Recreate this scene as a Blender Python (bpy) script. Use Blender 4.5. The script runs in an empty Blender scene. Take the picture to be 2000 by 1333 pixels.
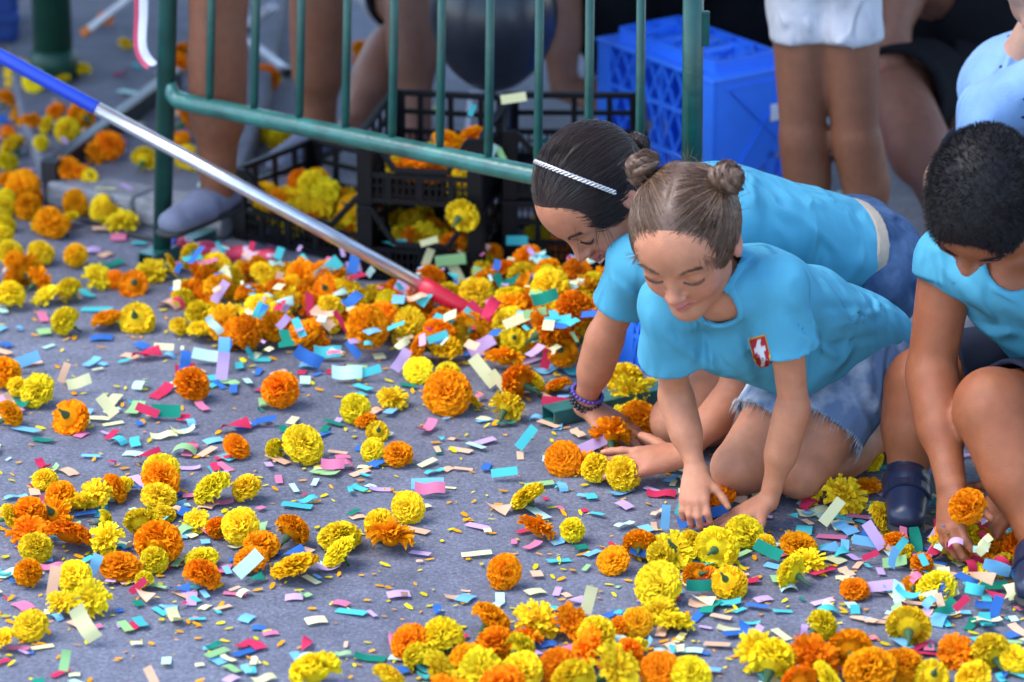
import bpy, bmesh, math, random
import numpy as np
from mathutils import Vector, Matrix

# ------------------------------------------------------------------ camera, light, exposure
SC = bpy.context.scene
COL = SC.collection
F_PX, TH, CAM_H = 7500.0, math.radians(20.0), 2.6     # focal length in photo pixels, pitch, eye height
AX = np.array([1.0, 0, 0]); AF = np.array([0, math.cos(TH), -math.sin(TH)]); AU = np.array([0, math.sin(TH), math.cos(TH)])
CAM = np.array([0, 0, CAM_H])
cam_data = bpy.data.cameras.new('camera')
cam_data.sensor_width = 36.0
cam_data.lens = F_PX / 2000.0 * 36.0
cam_data.clip_end = 1000
cam_data.dof.use_dof = True
cam_data.dof.focus_distance = 6.72
cam_data.dof.aperture_fstop = 3.0
cam = bpy.data.objects.new('camera', cam_data)
COL.objects.link(cam)
cam.location = (0, 0, CAM_H)
cam.rotation_euler = (math.pi / 2 - TH, 0, 0)
SC.camera = cam

SUN_EL, SUN_AZ = math.radians(58), math.radians(262)
world = bpy.data.worlds.new('World'); SC.world = world
world.use_nodes = True
wn = world.node_tree
bg = wn.nodes['Background']
sky = wn.nodes.new('ShaderNodeTexSky')
sky.sky_type = 'NISHITA'; sky.sun_disc = False
sky.sun_elevation = SUN_EL; sky.sun_rotation = SUN_AZ
sky.air_density = 1.0; sky.dust_density = 0.6; sky.ozone_density = 1.6
wn.links.new(sky.outputs[0], bg.inputs[0])
bg.inputs[1].default_value = 0.15
sun_data = bpy.data.lights.new('sun', 'SUN')
sun_data.energy = 0.9; sun_data.angle = math.radians(35); sun_data.color = (1.0, 0.93, 0.84)
sun = bpy.data.objects.new('sun', sun_data); COL.objects.link(sun)
# direction towards the sun, the same azimuth as the sky's
_sd = Vector((math.sin(SUN_AZ) * math.cos(SUN_EL), math.cos(SUN_AZ) * math.cos(SUN_EL), math.sin(SUN_EL)))
sun.rotation_euler = _sd.to_track_quat('Z', 'Y').to_euler()
sun.location = (0, 0, 8)
SC.view_settings.view_transform = 'Standard'
SC.view_settings.look = 'None'
SC.view_settings.exposure = 1.92
SC.view_settings.gamma = 1.0
SC.view_settings.use_curve_mapping = False
SC.render.engine = 'CYCLES'
SC.cycles.use_denoising = True
SC.cycles.max_bounces = 8

# ------------------------------------------------------------------ photo pixel -> place
def ray(px, py): return AF + AX * ((px - 1000.0) / F_PX) + AU * ((666.5 - py) / F_PX)
def G(px, py, z=0.0):
    """the point at height z that the photograph shows at pixel (px, py)"""
    d = ray(px, py); return CAM + d * ((z - CAM_H) / d[2])
def PXM(p):
    """photo pixels per metre at a point"""
    return F_PX / float((np.asarray(p) - CAM) @ AF)
def cf(x, y, c):
    """direction given as (image right, image up, towards viewer) -> world"""
    v = AX * x + AU * y - AF * c; return v / np.linalg.norm(v)
# ------------------------------------------------------------------ helpers
def nrm(v):
    v = np.asarray(v, float); return v / max(np.linalg.norm(v), 1e-9)
def tag(o, label=None, cat=None, group=None, kind=None):
    if label: o['label'] = label
    if cat: o['category'] = cat
    if group: o['group'] = group
    if kind: o['kind'] = kind
    return o
def link(name, me, parent=None):
    o = bpy.data.objects.new(name, me); COL.objects.link(o)
    if parent is not None: o.parent = parent
    return o
def empty(name, loc=(0, 0, 0), rz=0.0):
    o = bpy.data.objects.new(name, None); COL.objects.link(o)
    o.location = loc; o.rotation_euler = (0, 0, rz); o.empty_display_size = 0.05
    return o
def mesh_from(name, v, f, m=None, smooth=False):
    me = bpy.data.meshes.new(name)
    me.from_pydata([tuple(map(float, q)) for q in v], [], [tuple(q) for q in f])
    if smooth: me.polygons.foreach_set('use_smooth', np.ones(len(me.polygons), bool))
    if m is not None: me.materials.append(m)
    me.update(); return me
def fast_mesh(name, V, Q, m=None, smooth=True, cols=None):
    """quads (n,4) or tris (n,3) from arrays"""
    me = bpy.data.meshes.new(name); n, k = Q.shape
    me.vertices.add(len(V)); me.vertices.foreach_set('co', np.ascontiguousarray(V, np.float32).ravel())
    me.loops.add(n * k); me.loops.foreach_set('vertex_index', np.ascontiguousarray(Q, np.int32).ravel())
    me.polygons.add(n); me.polygons.foreach_set('loop_start', np.arange(0, n * k, k, dtype=np.int32))
    me.polygons.foreach_set('loop_total', np.full(n, k, np.int32))
    me.polygons.foreach_set('use_smooth', np.full(n, smooth, bool))
    if m is not None: me.materials.append(m)
    me.update(calc_edges=True)
    if cols is not None:
        a = me.color_attributes.new('Col', 'FLOAT_COLOR', 'POINT')
        c4 = np.ones((len(V), 4), np.float32); c4[:, :3] = cols
        a.data.foreach_set('color', c4.ravel())
    return me
class MB:
    """collects boxes, bars and tubes into ONE mesh"""
    def __init__(s): s.v = []; s.f = []
    def add(s, v, f):
        b = len(s.v); s.v += [tuple(q) for q in v]; s.f += [tuple(i + b for i in q) for q in f]
    def box(s, c, h, M=None):
        v = []
        for z in (-1, 1):
            for x, y in ((-1, -1), (1, -1), (1, 1), (-1, 1)):
                q = np.array([x * h[0], y * h[1], z * h[2]], float)
                if M is not None: q = M @ q
                v.append(q + np.asarray(c, float))
        s.add(v, [(3, 2, 1, 0), (4, 5, 6, 7), (0, 1, 5, 4), (1, 2, 6, 5), (2, 3, 7, 6), (3, 0, 4, 7)])
        return s
    def bar(s, a, b, w, t, up=(0, 0, 1)):
        """rectangular bar from a to b, w across, t along up"""
        a = np.asarray(a, float); b = np.asarray(b, float); d = nrm(b - a)
        x = np.cross(d, up); x = nrm(x) if np.linalg.norm(x) > 1e-4 else nrm(np.cross(d, (1, 0, 0)))
        u = np.cross(x, d)
        s.box((a + b) / 2, (w / 2, np.linalg.norm(b - a) / 2, t / 2), np.stack([x, d, u], 1)); return s
    def tube(s, pts, r, n=8, cap=True):
        pts = [np.asarray(p, float) for p in pts]; k = len(pts)
        rs = r if hasattr(r, '__len__') else [r] * k
        v = []; prev = None
        for i, p in enumerate(pts):
            d = nrm(pts[min(i + 1, k - 1)] - pts[max(i - 1, 0)])
            if prev is None:
                x = np.cross(d, (0, 0, 1));
                if np.linalg.norm(x) < 1e-3: x = np.cross(d, (0, 1, 0))
            else: x = prev - d * (prev @ d)
            x = nrm(x); prev = x; y = np.cross(d, x)
            for j in range(n):
                a = 2 * math.pi * j / n
                v.append(p + (x * math.cos(a) + y * math.sin(a)) * rs[i])
        f = [(i * n + j, i * n + (j + 1) % n, (i + 1) * n + (j + 1) % n, (i + 1) * n + j) for i in range(k - 1) for j in range(n)]
        if cap: f += [tuple(range(n - 1, -1, -1)), tuple(range((k - 1) * n, k * n))]
        s.add(v, f); return s
    def build(s, name, m, parent=None, smooth=False, bevel=0.0):
        me = mesh_from(name, s.v, s.f, m, smooth)
        o = link(name, me, parent)
        if bevel:
            b = o.modifiers.new('bevel', 'BEVEL'); b.width = bevel; b.segments = 2; b.limit_method = 'ANGLE'
        return o

# ------------------------------------------------------------------ materials
def mat(name, col, rough=0.6, spec=0.4, var=0.0, nscale=20.0, bump=0.0, bscale=80.0, metal=0.0, attr=False, coat=0.0):
    m = bpy.data.materials.new(name); m.use_nodes = True
    nt = m.node_tree; N = nt.nodes; L = nt.links; p = N['Principled BSDF']
    p.inputs['Roughness'].default_value = rough; p.inputs['Specular IOR Level'].default_value = spec
    p.inputs['Metallic'].default_value = metal; p.inputs['Coat Weight'].default_value = coat
    tc = N.new('ShaderNodeTexCoord')
    base = None
    if attr:
        a = N.new('ShaderNodeAttribute'); a.attribute_name = 'Col'; base = a.outputs['Color']
    if var > 0:
        n1 = N.new('ShaderNodeTexNoise'); n1.inputs['Scale'].default_value = nscale; n1.inputs['Detail'].default_value = 6
        L.new(tc.outputs['Object'], n1.inputs['Vector'])
        mr = N.new('ShaderNodeMapRange'); mr.inputs[1].default_value = 0.25; mr.inputs[2].default_value = 0.75
        mr.inputs[3].default_value = 1 - var; mr.inputs[4].default_value = 1 + var
        L.new(n1.outputs['Fac'], mr.inputs[0])
        mx = N.new('ShaderNodeMix'); mx.data_type = 'RGBA'; mx.blend_type = 'MULTIPLY'; mx.inputs[0].default_value = 1.0
        if base is not None: L.new(base, mx.inputs[6])
        else: mx.inputs[6].default_value = (*col, 1)
        cb = N.new('ShaderNodeCombineColor')
        for i in range(3): L.new(mr.outputs[0], cb.inputs[i])
        L.new(cb.outputs[0], mx.inputs[7]); base = mx.outputs[2]
    if base is not None: L.new(base, p.inputs['Base Color'])
    else: p.inputs['Base Color'].default_value = (*col, 1)
    if bump > 0:
        n2 = N.new('ShaderNodeTexNoise'); n2.inputs['Scale'].default_value = bscale; n2.inputs['Detail'].default_value = 5
        L.new(tc.outputs['Object'], n2.inputs['Vector'])
        b = N.new('ShaderNodeBump'); b.inputs['Strength'].default_value = bump; b.inputs['Distance'].default_value = 0.01
        L.new(n2.outputs['Fac'], b.inputs['Height']); L.new(b.outputs[0], p.inputs['Normal'])
    return m
def petal_mat(name, col):
    """thin petal: diffuse + translucent, hue jitter for each flower, tint attribute for each petal"""
    m = bpy.data.materials.new(name); m.use_nodes = True
    nt = m.node_tree; N = nt.nodes; L = nt.links; N.remove(N['Principled BSDF'])
    out = N['Material Output']
    a = N.new('ShaderNodeAttribute'); a.attribute_name = 'Col'
    oi = N.new('ShaderNodeObjectInfo')
    hs = N.new('ShaderNodeHueSaturation'); hs.inputs['Color'].default_value = (*col, 1)
    r1 = N.new('ShaderNodeMapRange'); r1.inputs[3].default_value = 0.488; r1.inputs[4].default_value = 0.512
    L.new(oi.outputs['Random'], r1.inputs[0]); L.new(r1.outputs[0], hs.inputs['Hue'])
    r2 = N.new('ShaderNodeMapRange'); r2.inputs[3].default_value = 0.82; r2.inputs[4].default_value = 1.08
    ml = N.new('ShaderNodeMath'); ml.operation = 'MULTIPLY'; ml.inputs[1].default_value = 7.31
    fr = N.new('ShaderNodeMath'); fr.operation = 'FRACT'
    L.new(oi.outputs['Random'], ml.inputs[0]); L.new(ml.outputs[0], fr.inputs[0]); L.new(fr.outputs[0], r2.inputs[0])
    L.new(r2.outputs[0], hs.inputs['Value'])
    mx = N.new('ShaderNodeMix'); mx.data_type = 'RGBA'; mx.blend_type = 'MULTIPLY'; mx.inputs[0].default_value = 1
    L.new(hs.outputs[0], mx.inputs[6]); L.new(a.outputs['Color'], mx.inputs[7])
    d = N.new('ShaderNodeBsdfDiffuse'); t = N.new('ShaderNodeBsdfTranslucent'); s = N.new('ShaderNodeMixShader')
    s.inputs[0].default_value = 0.16
    L.new(mx.outputs[2], d.inputs[0]); L.new(mx.outputs[2], t.inputs[0])
    L.new(d.outputs[0], s.inputs[1]); L.new(t.outputs[0], s.inputs[2]); L.new(s.outputs[0], out.inputs[0])
    return m
def asphalt_mat():
    m = bpy.data.materials.new('asphalt'); m.use_nodes = True
    nt = m.node_tree; N = nt.nodes; L = nt.links; p = N['Principled BSDF']
    tc = N.new('ShaderNodeTexCoord')
    def noise(sc, det=6, rough=0.6):
        n = N.new('ShaderNodeTexNoise'); n.inputs['Scale'].default_value = sc; n.inputs['Detail'].default_value = det
        n.inputs['Roughness'].default_value = rough; L.new(tc.outputs['Object'], n.inputs['Vector']); return n
    big = noise(1.7, 4); fine = noise(120, 6, 0.8)
    vo = N.new('ShaderNodeTexVoronoi'); vo.inputs['Scale'].default_value = 230; L.new(tc.outputs['Object'], vo.inputs['Vector'])
    cr = N.new('ShaderNodeValToRGB')
    cr.color_ramp.elements[0].position = 0.30; cr.color_ramp.elements[0].color = (0.078, 0.082, 0.108, 1)
    cr.color_ramp.elements[1].position = 0.72; cr.color_ramp.elements[1].color = (0.285, 0.292, 0.365, 1)
    e = cr.color_ramp.elements.new(0.5); e.color = (0.172, 0.177, 0.226, 1)
    L.new(fine.outputs['Fac'], cr.inputs[0])
    # light aggregate specks
    sp = N.new('ShaderNodeMapRange'); sp.inputs[1].default_value = 0.80; sp.inputs[2].default_value = 0.95
    sepc = N.new('ShaderNodeSeparateColor'); L.new(vo.outputs['Color'], sepc.inputs[0]); L.new(sepc.outputs[0], sp.inputs[0])
    mx = N.new('ShaderNodeMix'); mx.data_type = 'RGBA'; mx.inputs[7].default_value = (0.50, 0.50, 0.52, 1)
    ms = N.new('ShaderNodeMath'); ms.operation = 'MULTIPLY'; ms.inputs[1].default_value = 0.22
    L.new(sp.outputs[0], ms.inputs[0]); L.new(ms.outputs[0], mx.inputs[0]); L.new(cr.outputs[0], mx.inputs[6])
    m2 = N.new('ShaderNodeMix'); m2.data_type = 'RGBA'; m2.blend_type = 'MULTIPLY'; m2.inputs[0].default_value = 1
    mr = N.new('ShaderNodeMapRange'); mr.inputs[1].default_value = 0.36; mr.inputs[2].default_value = 0.62; mr.inputs[3].default_value = 0.70; mr.inputs[4].default_value = 1.25
    mid = noise(14, 6, 0.65); ad = N.new('ShaderNodeMath'); ad.operation = 'ADD'; hf = N.new('ShaderNodeMath'); hf.operation = 'MULTIPLY'; hf.inputs[1].default_value = 0.5
    L.new(big.outputs['Fac'], ad.inputs[0]); L.new(mid.outputs['Fac'], ad.inputs[1]); L.new(ad.outputs[0], hf.inputs[0]); L.new(hf.outputs[0], mr.inputs[0])
    cb = N.new('ShaderNodeCombineColor')
    for i in range(3): L.new(mr.outputs[0], cb.inputs[i])
    L.new(mx.outputs[2], m2.inputs[6]); L.new(cb.outputs[0], m2.inputs[7]); L.new(m2.outputs[2], p.inputs['Base Color'])
    p.inputs['Roughness'].default_value = 0.75
    b = N.new('ShaderNodeBump'); b.inputs['Strength'].default_value = 1.0; b.inputs['Distance'].default_value = 0.006
    L.new(fine.outputs['Fac'], b.inputs['Height']); L.new(b.outputs[0], p.inputs['Normal'])
    return m

def wrinkle(m, scale=13.0, strength=1.0, dist=0.022):
    """crumpled cloth: a second, larger relief under the weave"""
    nt = m.node_tree; N = nt.nodes; L = nt.links; p = N['Principled BSDF']; tc = N.new('ShaderNodeTexCoord'); n = N.new('ShaderNodeTexNoise')
    n.noise_type = 'RIDGED_MULTIFRACTAL'; n.inputs['Scale'].default_value = scale; n.inputs['Detail'].default_value = 2.0; n.inputs['Distortion'].default_value = 1.2
    mp = N.new('ShaderNodeMapping'); mp.inputs['Scale'].default_value = (1.0, 1.0, 0.45); mp.inputs['Rotation'].default_value = (0.5, 0.7, 0.3)
    L.new(tc.outputs['Object'], mp.inputs[0]); L.new(mp.outputs[0], n.inputs['Vector'])
    b = N.new('ShaderNodeBump'); b.inputs['Strength'].default_value = strength; b.inputs['Distance'].default_value = dist; L.new(n.outputs['Fac'], b.inputs['Height'])
    old = p.inputs['Normal'].links[0].from_node if p.inputs['Normal'].links else None
    if old is not None: L.new(b.outputs[0], old.inputs['Normal'])
    else: L.new(b.outputs[0], p.inputs['Normal'])
    return m
def printed(m, col, scale, size):
    """small dark motifs scattered over the cloth"""
    nt = m.node_tree; N = nt.nodes; L = nt.links; p = N['Principled BSDF']; src = p.inputs['Base Color'].links[0].from_socket
    tc = N.new('ShaderNodeTexCoord'); v = N.new('ShaderNodeTexVoronoi'); v.inputs['Scale'].default_value = scale; L.new(tc.outputs['Object'], v.inputs['Vector'])
    lt = N.new('ShaderNodeMath'); lt.operation = 'LESS_THAN'; lt.inputs[1].default_value = size; L.new(v.outputs['Distance'], lt.inputs[0])
    mx = N.new('ShaderNodeMix'); mx.data_type = 'RGBA'; L.new(lt.outputs[0], mx.inputs[0]); L.new(src, mx.inputs[6]); mx.inputs[7].default_value = (*col, 1); L.new(mx.outputs[2], p.inputs['Base Color']); return m
# ------------------------------------------------------------------ ground and kerb
rng = random.Random(7)
M_ASPH = asphalt_mat()
def grid_sheet(name, x0, x1, y0, y1, z, m):
    o = link(name, mesh_from(name, [(x0, y0, z), (x1, y0, z), (x1, y1, z), (x0, y1, z)], [(0, 1, 2, 3)], m)); return o
tag(grid_sheet('street', -250, 250, -150, 400, 0.0, M_ASPH), kind='structure')
M_SLAB = mat('paving_concrete', (0.15, 0.15, 0.175), 0.8, 0.3, 0.25, 14, 0.5, 120)
M_KERB = mat('kerb_stone', (0.24, 0.235, 0.24), 0.75, 0.3, 0.3, 30, 0.6, 90)
SLAB_Z = 0.055
_k = [G(95, 405), G(440, 470), G(520, 250), G(600, -250), G(-60, -250), G(40, 260)]
def slab(pts, z, m, name):
    n = len(pts); v = [(p[0], p[1], 0.001) for p in pts] + [(p[0], p[1], z) for p in pts]
    f = [tuple(range(n, 2 * n))] + [(i, (i + 1) % n, n + (i + 1) % n, n + i) for i in range(n)]
    o = link(name, mesh_from(name, v, f, m)); b = o.modifiers.new('bevel', 'BEVEL'); b.width = 0.012; b.segments = 3; b.limit_method = 'ANGLE'
    return o
tag(slab(_k, SLAB_Z, M_SLAB, 'pavement'), kind='structure')
# kerb stones along the front edge, each its own piece
kerb = empty('kerb', _k[0]); tag(kerb, 'row of pale kerb stones edging the raised pavement corner', 'kerb', kind='structure')
_a, _b = _k[0], _k[1]
for i in range(2):
    p = _a + (_b - _a) * ((i + 0.5) / 2); d = nrm(_b - _a); L = np.linalg.norm(_b - _a) / 2 - 0.006
    n = np.cross((0, 0, 1), d)
    mb = MB(); mb.box(p + n * 0.04 + np.array([0, 0, SLAB_Z / 2 + 0.004]), (L / 2, 0.05, SLAB_Z / 2 + 0.002), np.stack([d, n, (0, 0, 1)], 1))
    o = mb.build('kerb_stone', M_KERB, kerb, bevel=0.008); o.matrix_parent_inverse = Matrix.Translation(-Vector(_k[0]))

# ------------------------------------------------------------------ green crowd barrier
M_GREEN = mat('green_paint', (0.002, 0.052, 0.040), 0.32, 0.5, 0.25, 25, 0.08, 60)
M_GREENW = mat('worn_green_paint', (0.020, 0.115, 0.095), 0.3, 0.6, 0.55, 18, 0.12, 70)
def at_y(px, py, Y):
    d = ray(px, py); return CAM + d * (Y / d[1])
BL0, BR0 = G(316, 512), G(1348, 770)
BLt, BRt = at_y(328, 0, BL0[1]), at_y(1354, 0, BR0[1])
dL, dR = (BLt - BL0) / BLt[2], (BRt - BR0) / BRt[2]
BH = 1.10
bar_root = empty('crowd_barrier', (BL0 + BR0) / 2); tag(bar_root, 'green painted steel crowd barrier with upright bars', 'barrier')
def bpart(mb, name, m, smooth=True, bevel=0.0):
    o = mb.build(name, m, bar_root, smooth, bevel); o.matrix_parent_inverse = Matrix.Translation(-Vector((BL0 + BR0) / 2)); return o
for b0, d in ((BL0, dL), (BR0, dR)):
    bpart(MB().tube([b0 + d * 0.01, b0 + d * BH], 0.0195, 20), 'post', M_GREEN)
zl, zr = at_y(335, 192, BL0[1])[2], at_y(1348, 407, BR0[1])[2]
RL, RR = BL0 + dL * zl, BR0 + dR * zr
e = nrm(RR - RL)
pts = [RL + e * 0.012 + np.array([0, 0, 0.034]), RL + e * 0.018 + np.array([0, 0, 0.012]), RL + e * 0.034 + np.array([0, 0, 0.001]), RL + e * 0.07]
pts += [RL + (RR - RL) * t for t in (0.2, 0.4, 0.6, 0.8)] + [RR - e * 0.018]
bpart(MB().tube(pts, [0.013, 0.0165, 0.0185] + [0.019] * 6, 20), 'bottom_rail', M_GREENW)
TL, TR = BL0 + dL * BH, BR0 + dR * BH
bpart(MB().tube([TL, TR], 0.0195, 16), 'top_rail', M_GREEN)
for i in range(1, 11):
    t = i / 11.0; a = RL + (RR - RL) * t; b = TL + (TR - TL) * t
    bpart(MB().tube([a + (b - a) * 0.012, a + (b - a) * 0.045, b], [0.0065, 0.0088, 0.0088], 12), 'bar', M_GREEN)
# feet: hollow flat tubes across the barrier line
fd = nrm(G(1075, 828) - BR0); fd[2] = 0
for b0, l0, l1 in ((BR0, -0.30, 0.315), (BL0, -0.16, 0.05)):
    f2 = fd if b0 is BR0 else nrm(np.array([-0.55, -0.83, 0]))
    x = np.cross(f2, (0, 0, 1)); a = b0 + f2 * l0; b = b0 + f2 * l1
    mb = MB(); w, t, th = 0.042, 0.030, 0.003
    for off, ww, tt in (((0, 0, t), w, th), ((0, 0, 0.004), w, th)):
        mb.bar(a + np.array(off), b + np.array(off), ww, tt)
    for sgn in (-1, 1): mb.bar(a + x * sgn * (w / 2) + np.array([0, 0, 0.017]), b + x * sgn * (w / 2) + np.array([0, 0, 0.017]), th, t - 0.002)
    bpart(mb, 'foot', M_GREENW, False)
hk = at_y(1370, 56, BR0[1] - 0.005)
bpart(MB().box(hk + np.array([0.0, 0, 0.0]), (0.015, 0.006, 0.033)), 'hook_plate', M_GREEN, False, 0.003)

# ------------------------------------------------------------------ crates
M_BLK = mat('black_plastic', (0.004, 0.004, 0.005), 0.5, 0.25, 0.3, 30)
def crate_frame(o0, ex, rz_name, label, group=None):
    r = empty(rz_name, o0); r.rotation_euler = (0, 0, math.atan2(ex[1], ex[0])); tag(r, label, 'crate', group); return r
def black_crate(o0, ex, w, d, h, label, low=('f',), z0=0.0):
    """o0: front corner on the ground, ex: direction of the front wall; depth goes to its other side"""
    r = crate_frame(np.array([o0[0], o0[1], z0 + 0.001]), ex, 'black_crate', label, 'black plastic fruit crates behind the barrier')
    t = 0.012
    mb = MB(); mb.box((w / 2, d / 2, 0.006), (w / 2 - t, d / 2 - t, 0.004)); mb.build('base', M_BLK, r)
    for x in (0, w):
        for y in (0, d):
            sx = 1 if x == 0 else -1; sy = 1 if y == 0 else -1
            mb = MB(); mb.box((x + sx * 0.016, y + sy * 0.005, h / 2), (0.016, 0.005, h / 2)); mb.box((x + sx * 0.005, y + sy * 0.022, h / 2), (0.005, 0.012, h / 2 - 0.0005))
            mb.build('corner_post', M_BLK, r, bevel=0.002)
    for side, (p, q, L) in dict(f=((0, 0), (1, 0), w), b=((0, d), (1, 0), w), l=((0, 0), (0, 1), d), r=((w, 0), (0, 1), d)).items():
        lo = side in low
        def pt(s, z, inn=0.006):
            yy = {'f': inn, 'b': -inn, 'l': 0, 'r': 0}[side]; xx = {'l': inn, 'r': -inn, 'f': 0, 'b': 0}[side]
            return (p[0] + q[0] * s + xx, p[1] + q[1] * s + yy, z)
        # rim
        mb = MB()
        if lo:
            zz = h * 0.50
            for a, b in (((0.03, h - 0.006), (L * 0.30, zz)), ((L * 0.30, zz), (L * 0.72, zz)), ((L * 0.72, zz), (L - 0.03, h - 0.006))):
                mb.bar(pt(a[0], a[1]), pt(b[0], b[1]), 0.012, 0.012)
        else:
            mb.bar(pt(0.03, h - 0.006), pt(L - 0.03, h - 0.006), 0.014, 0.012)
        mb.build('rim', M_BLK, r, bevel=0.002)
        # rails and uprights
        mb = MB()
        for z in (0.012, h * 0.42) + (() if lo else (h * 0.70,)):
            mb.bar(pt(0.025, z), pt(L - 0.025, z), 0.008, 0.010)
        nU = max(3, int(L / 0.062))
        for i in range(1, nU):
            s = L * i / nU
            mb.bar(pt(s, 0.01), pt(s, h * (0.46 if lo else 0.97)), 0.012, 0.007, up=(q[1], q[0], 0))
        mb.build('wall_frame', M_BLK, r)
        mb = MB(); n = int((L - 0.05) / 0.0125)
        for i in range(n):
            s = 0.028 + (L - 0.056) * i / max(1, n - 1)
            mb.bar(pt(s, 0.014), pt(s, h * 0.42), 0.0042, 0.003, up=(q[1], q[0], 0))
        for z in (h * 0.15, h * 0.28): mb.bar(pt(0.028, z), pt(L - 0.028, z), 0.003, 0.004)
        mb.build('lattice', M_BLK, r)
    return r
# left crate, heaped with flowers, and the stack beside it
C1a, C1b = G(458, 468), G(692, 523)
C1e = nrm(C1b - C1a)
crate1 = black_crate(C1a, C1e, 0.36, 0.27, 0.16, 'black fruit crate full of marigolds standing alone by the kerb')
C2a, C2b = G(698, 548), G(922, 562)
C2e = nrm(C2b - C2a); C2n = np.cross((0, 0, 1), C2e)
crate2 = black_crate(C2a, C2e, 0.265, 0.34, 0.16, 'bottom black crate of the stack between the barrier bars')
crate3 = black_crate(C2a + C2n * 0.006, C2e, 0.262, 0.33, 0.155, 'top black crate of the stack, its front rim cut low', z0=0.161)
C4a = C2a + C2e * 0.285 + C2n * 0.10
crate4 = black_crate(C4a, nrm(C2e + C2n * 0.18), 0.30, 0.30, 0.155, 'lower black crate beside the stack, half hidden by bent girl', low=())
crate5 = black_crate(C4a + C2n * 0.005, nrm(C2e + C2n * 0.18), 0.30, 0.29, 0.15, 'upper black crate beside the stack with paper on its slats', z0=0.156)

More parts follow.
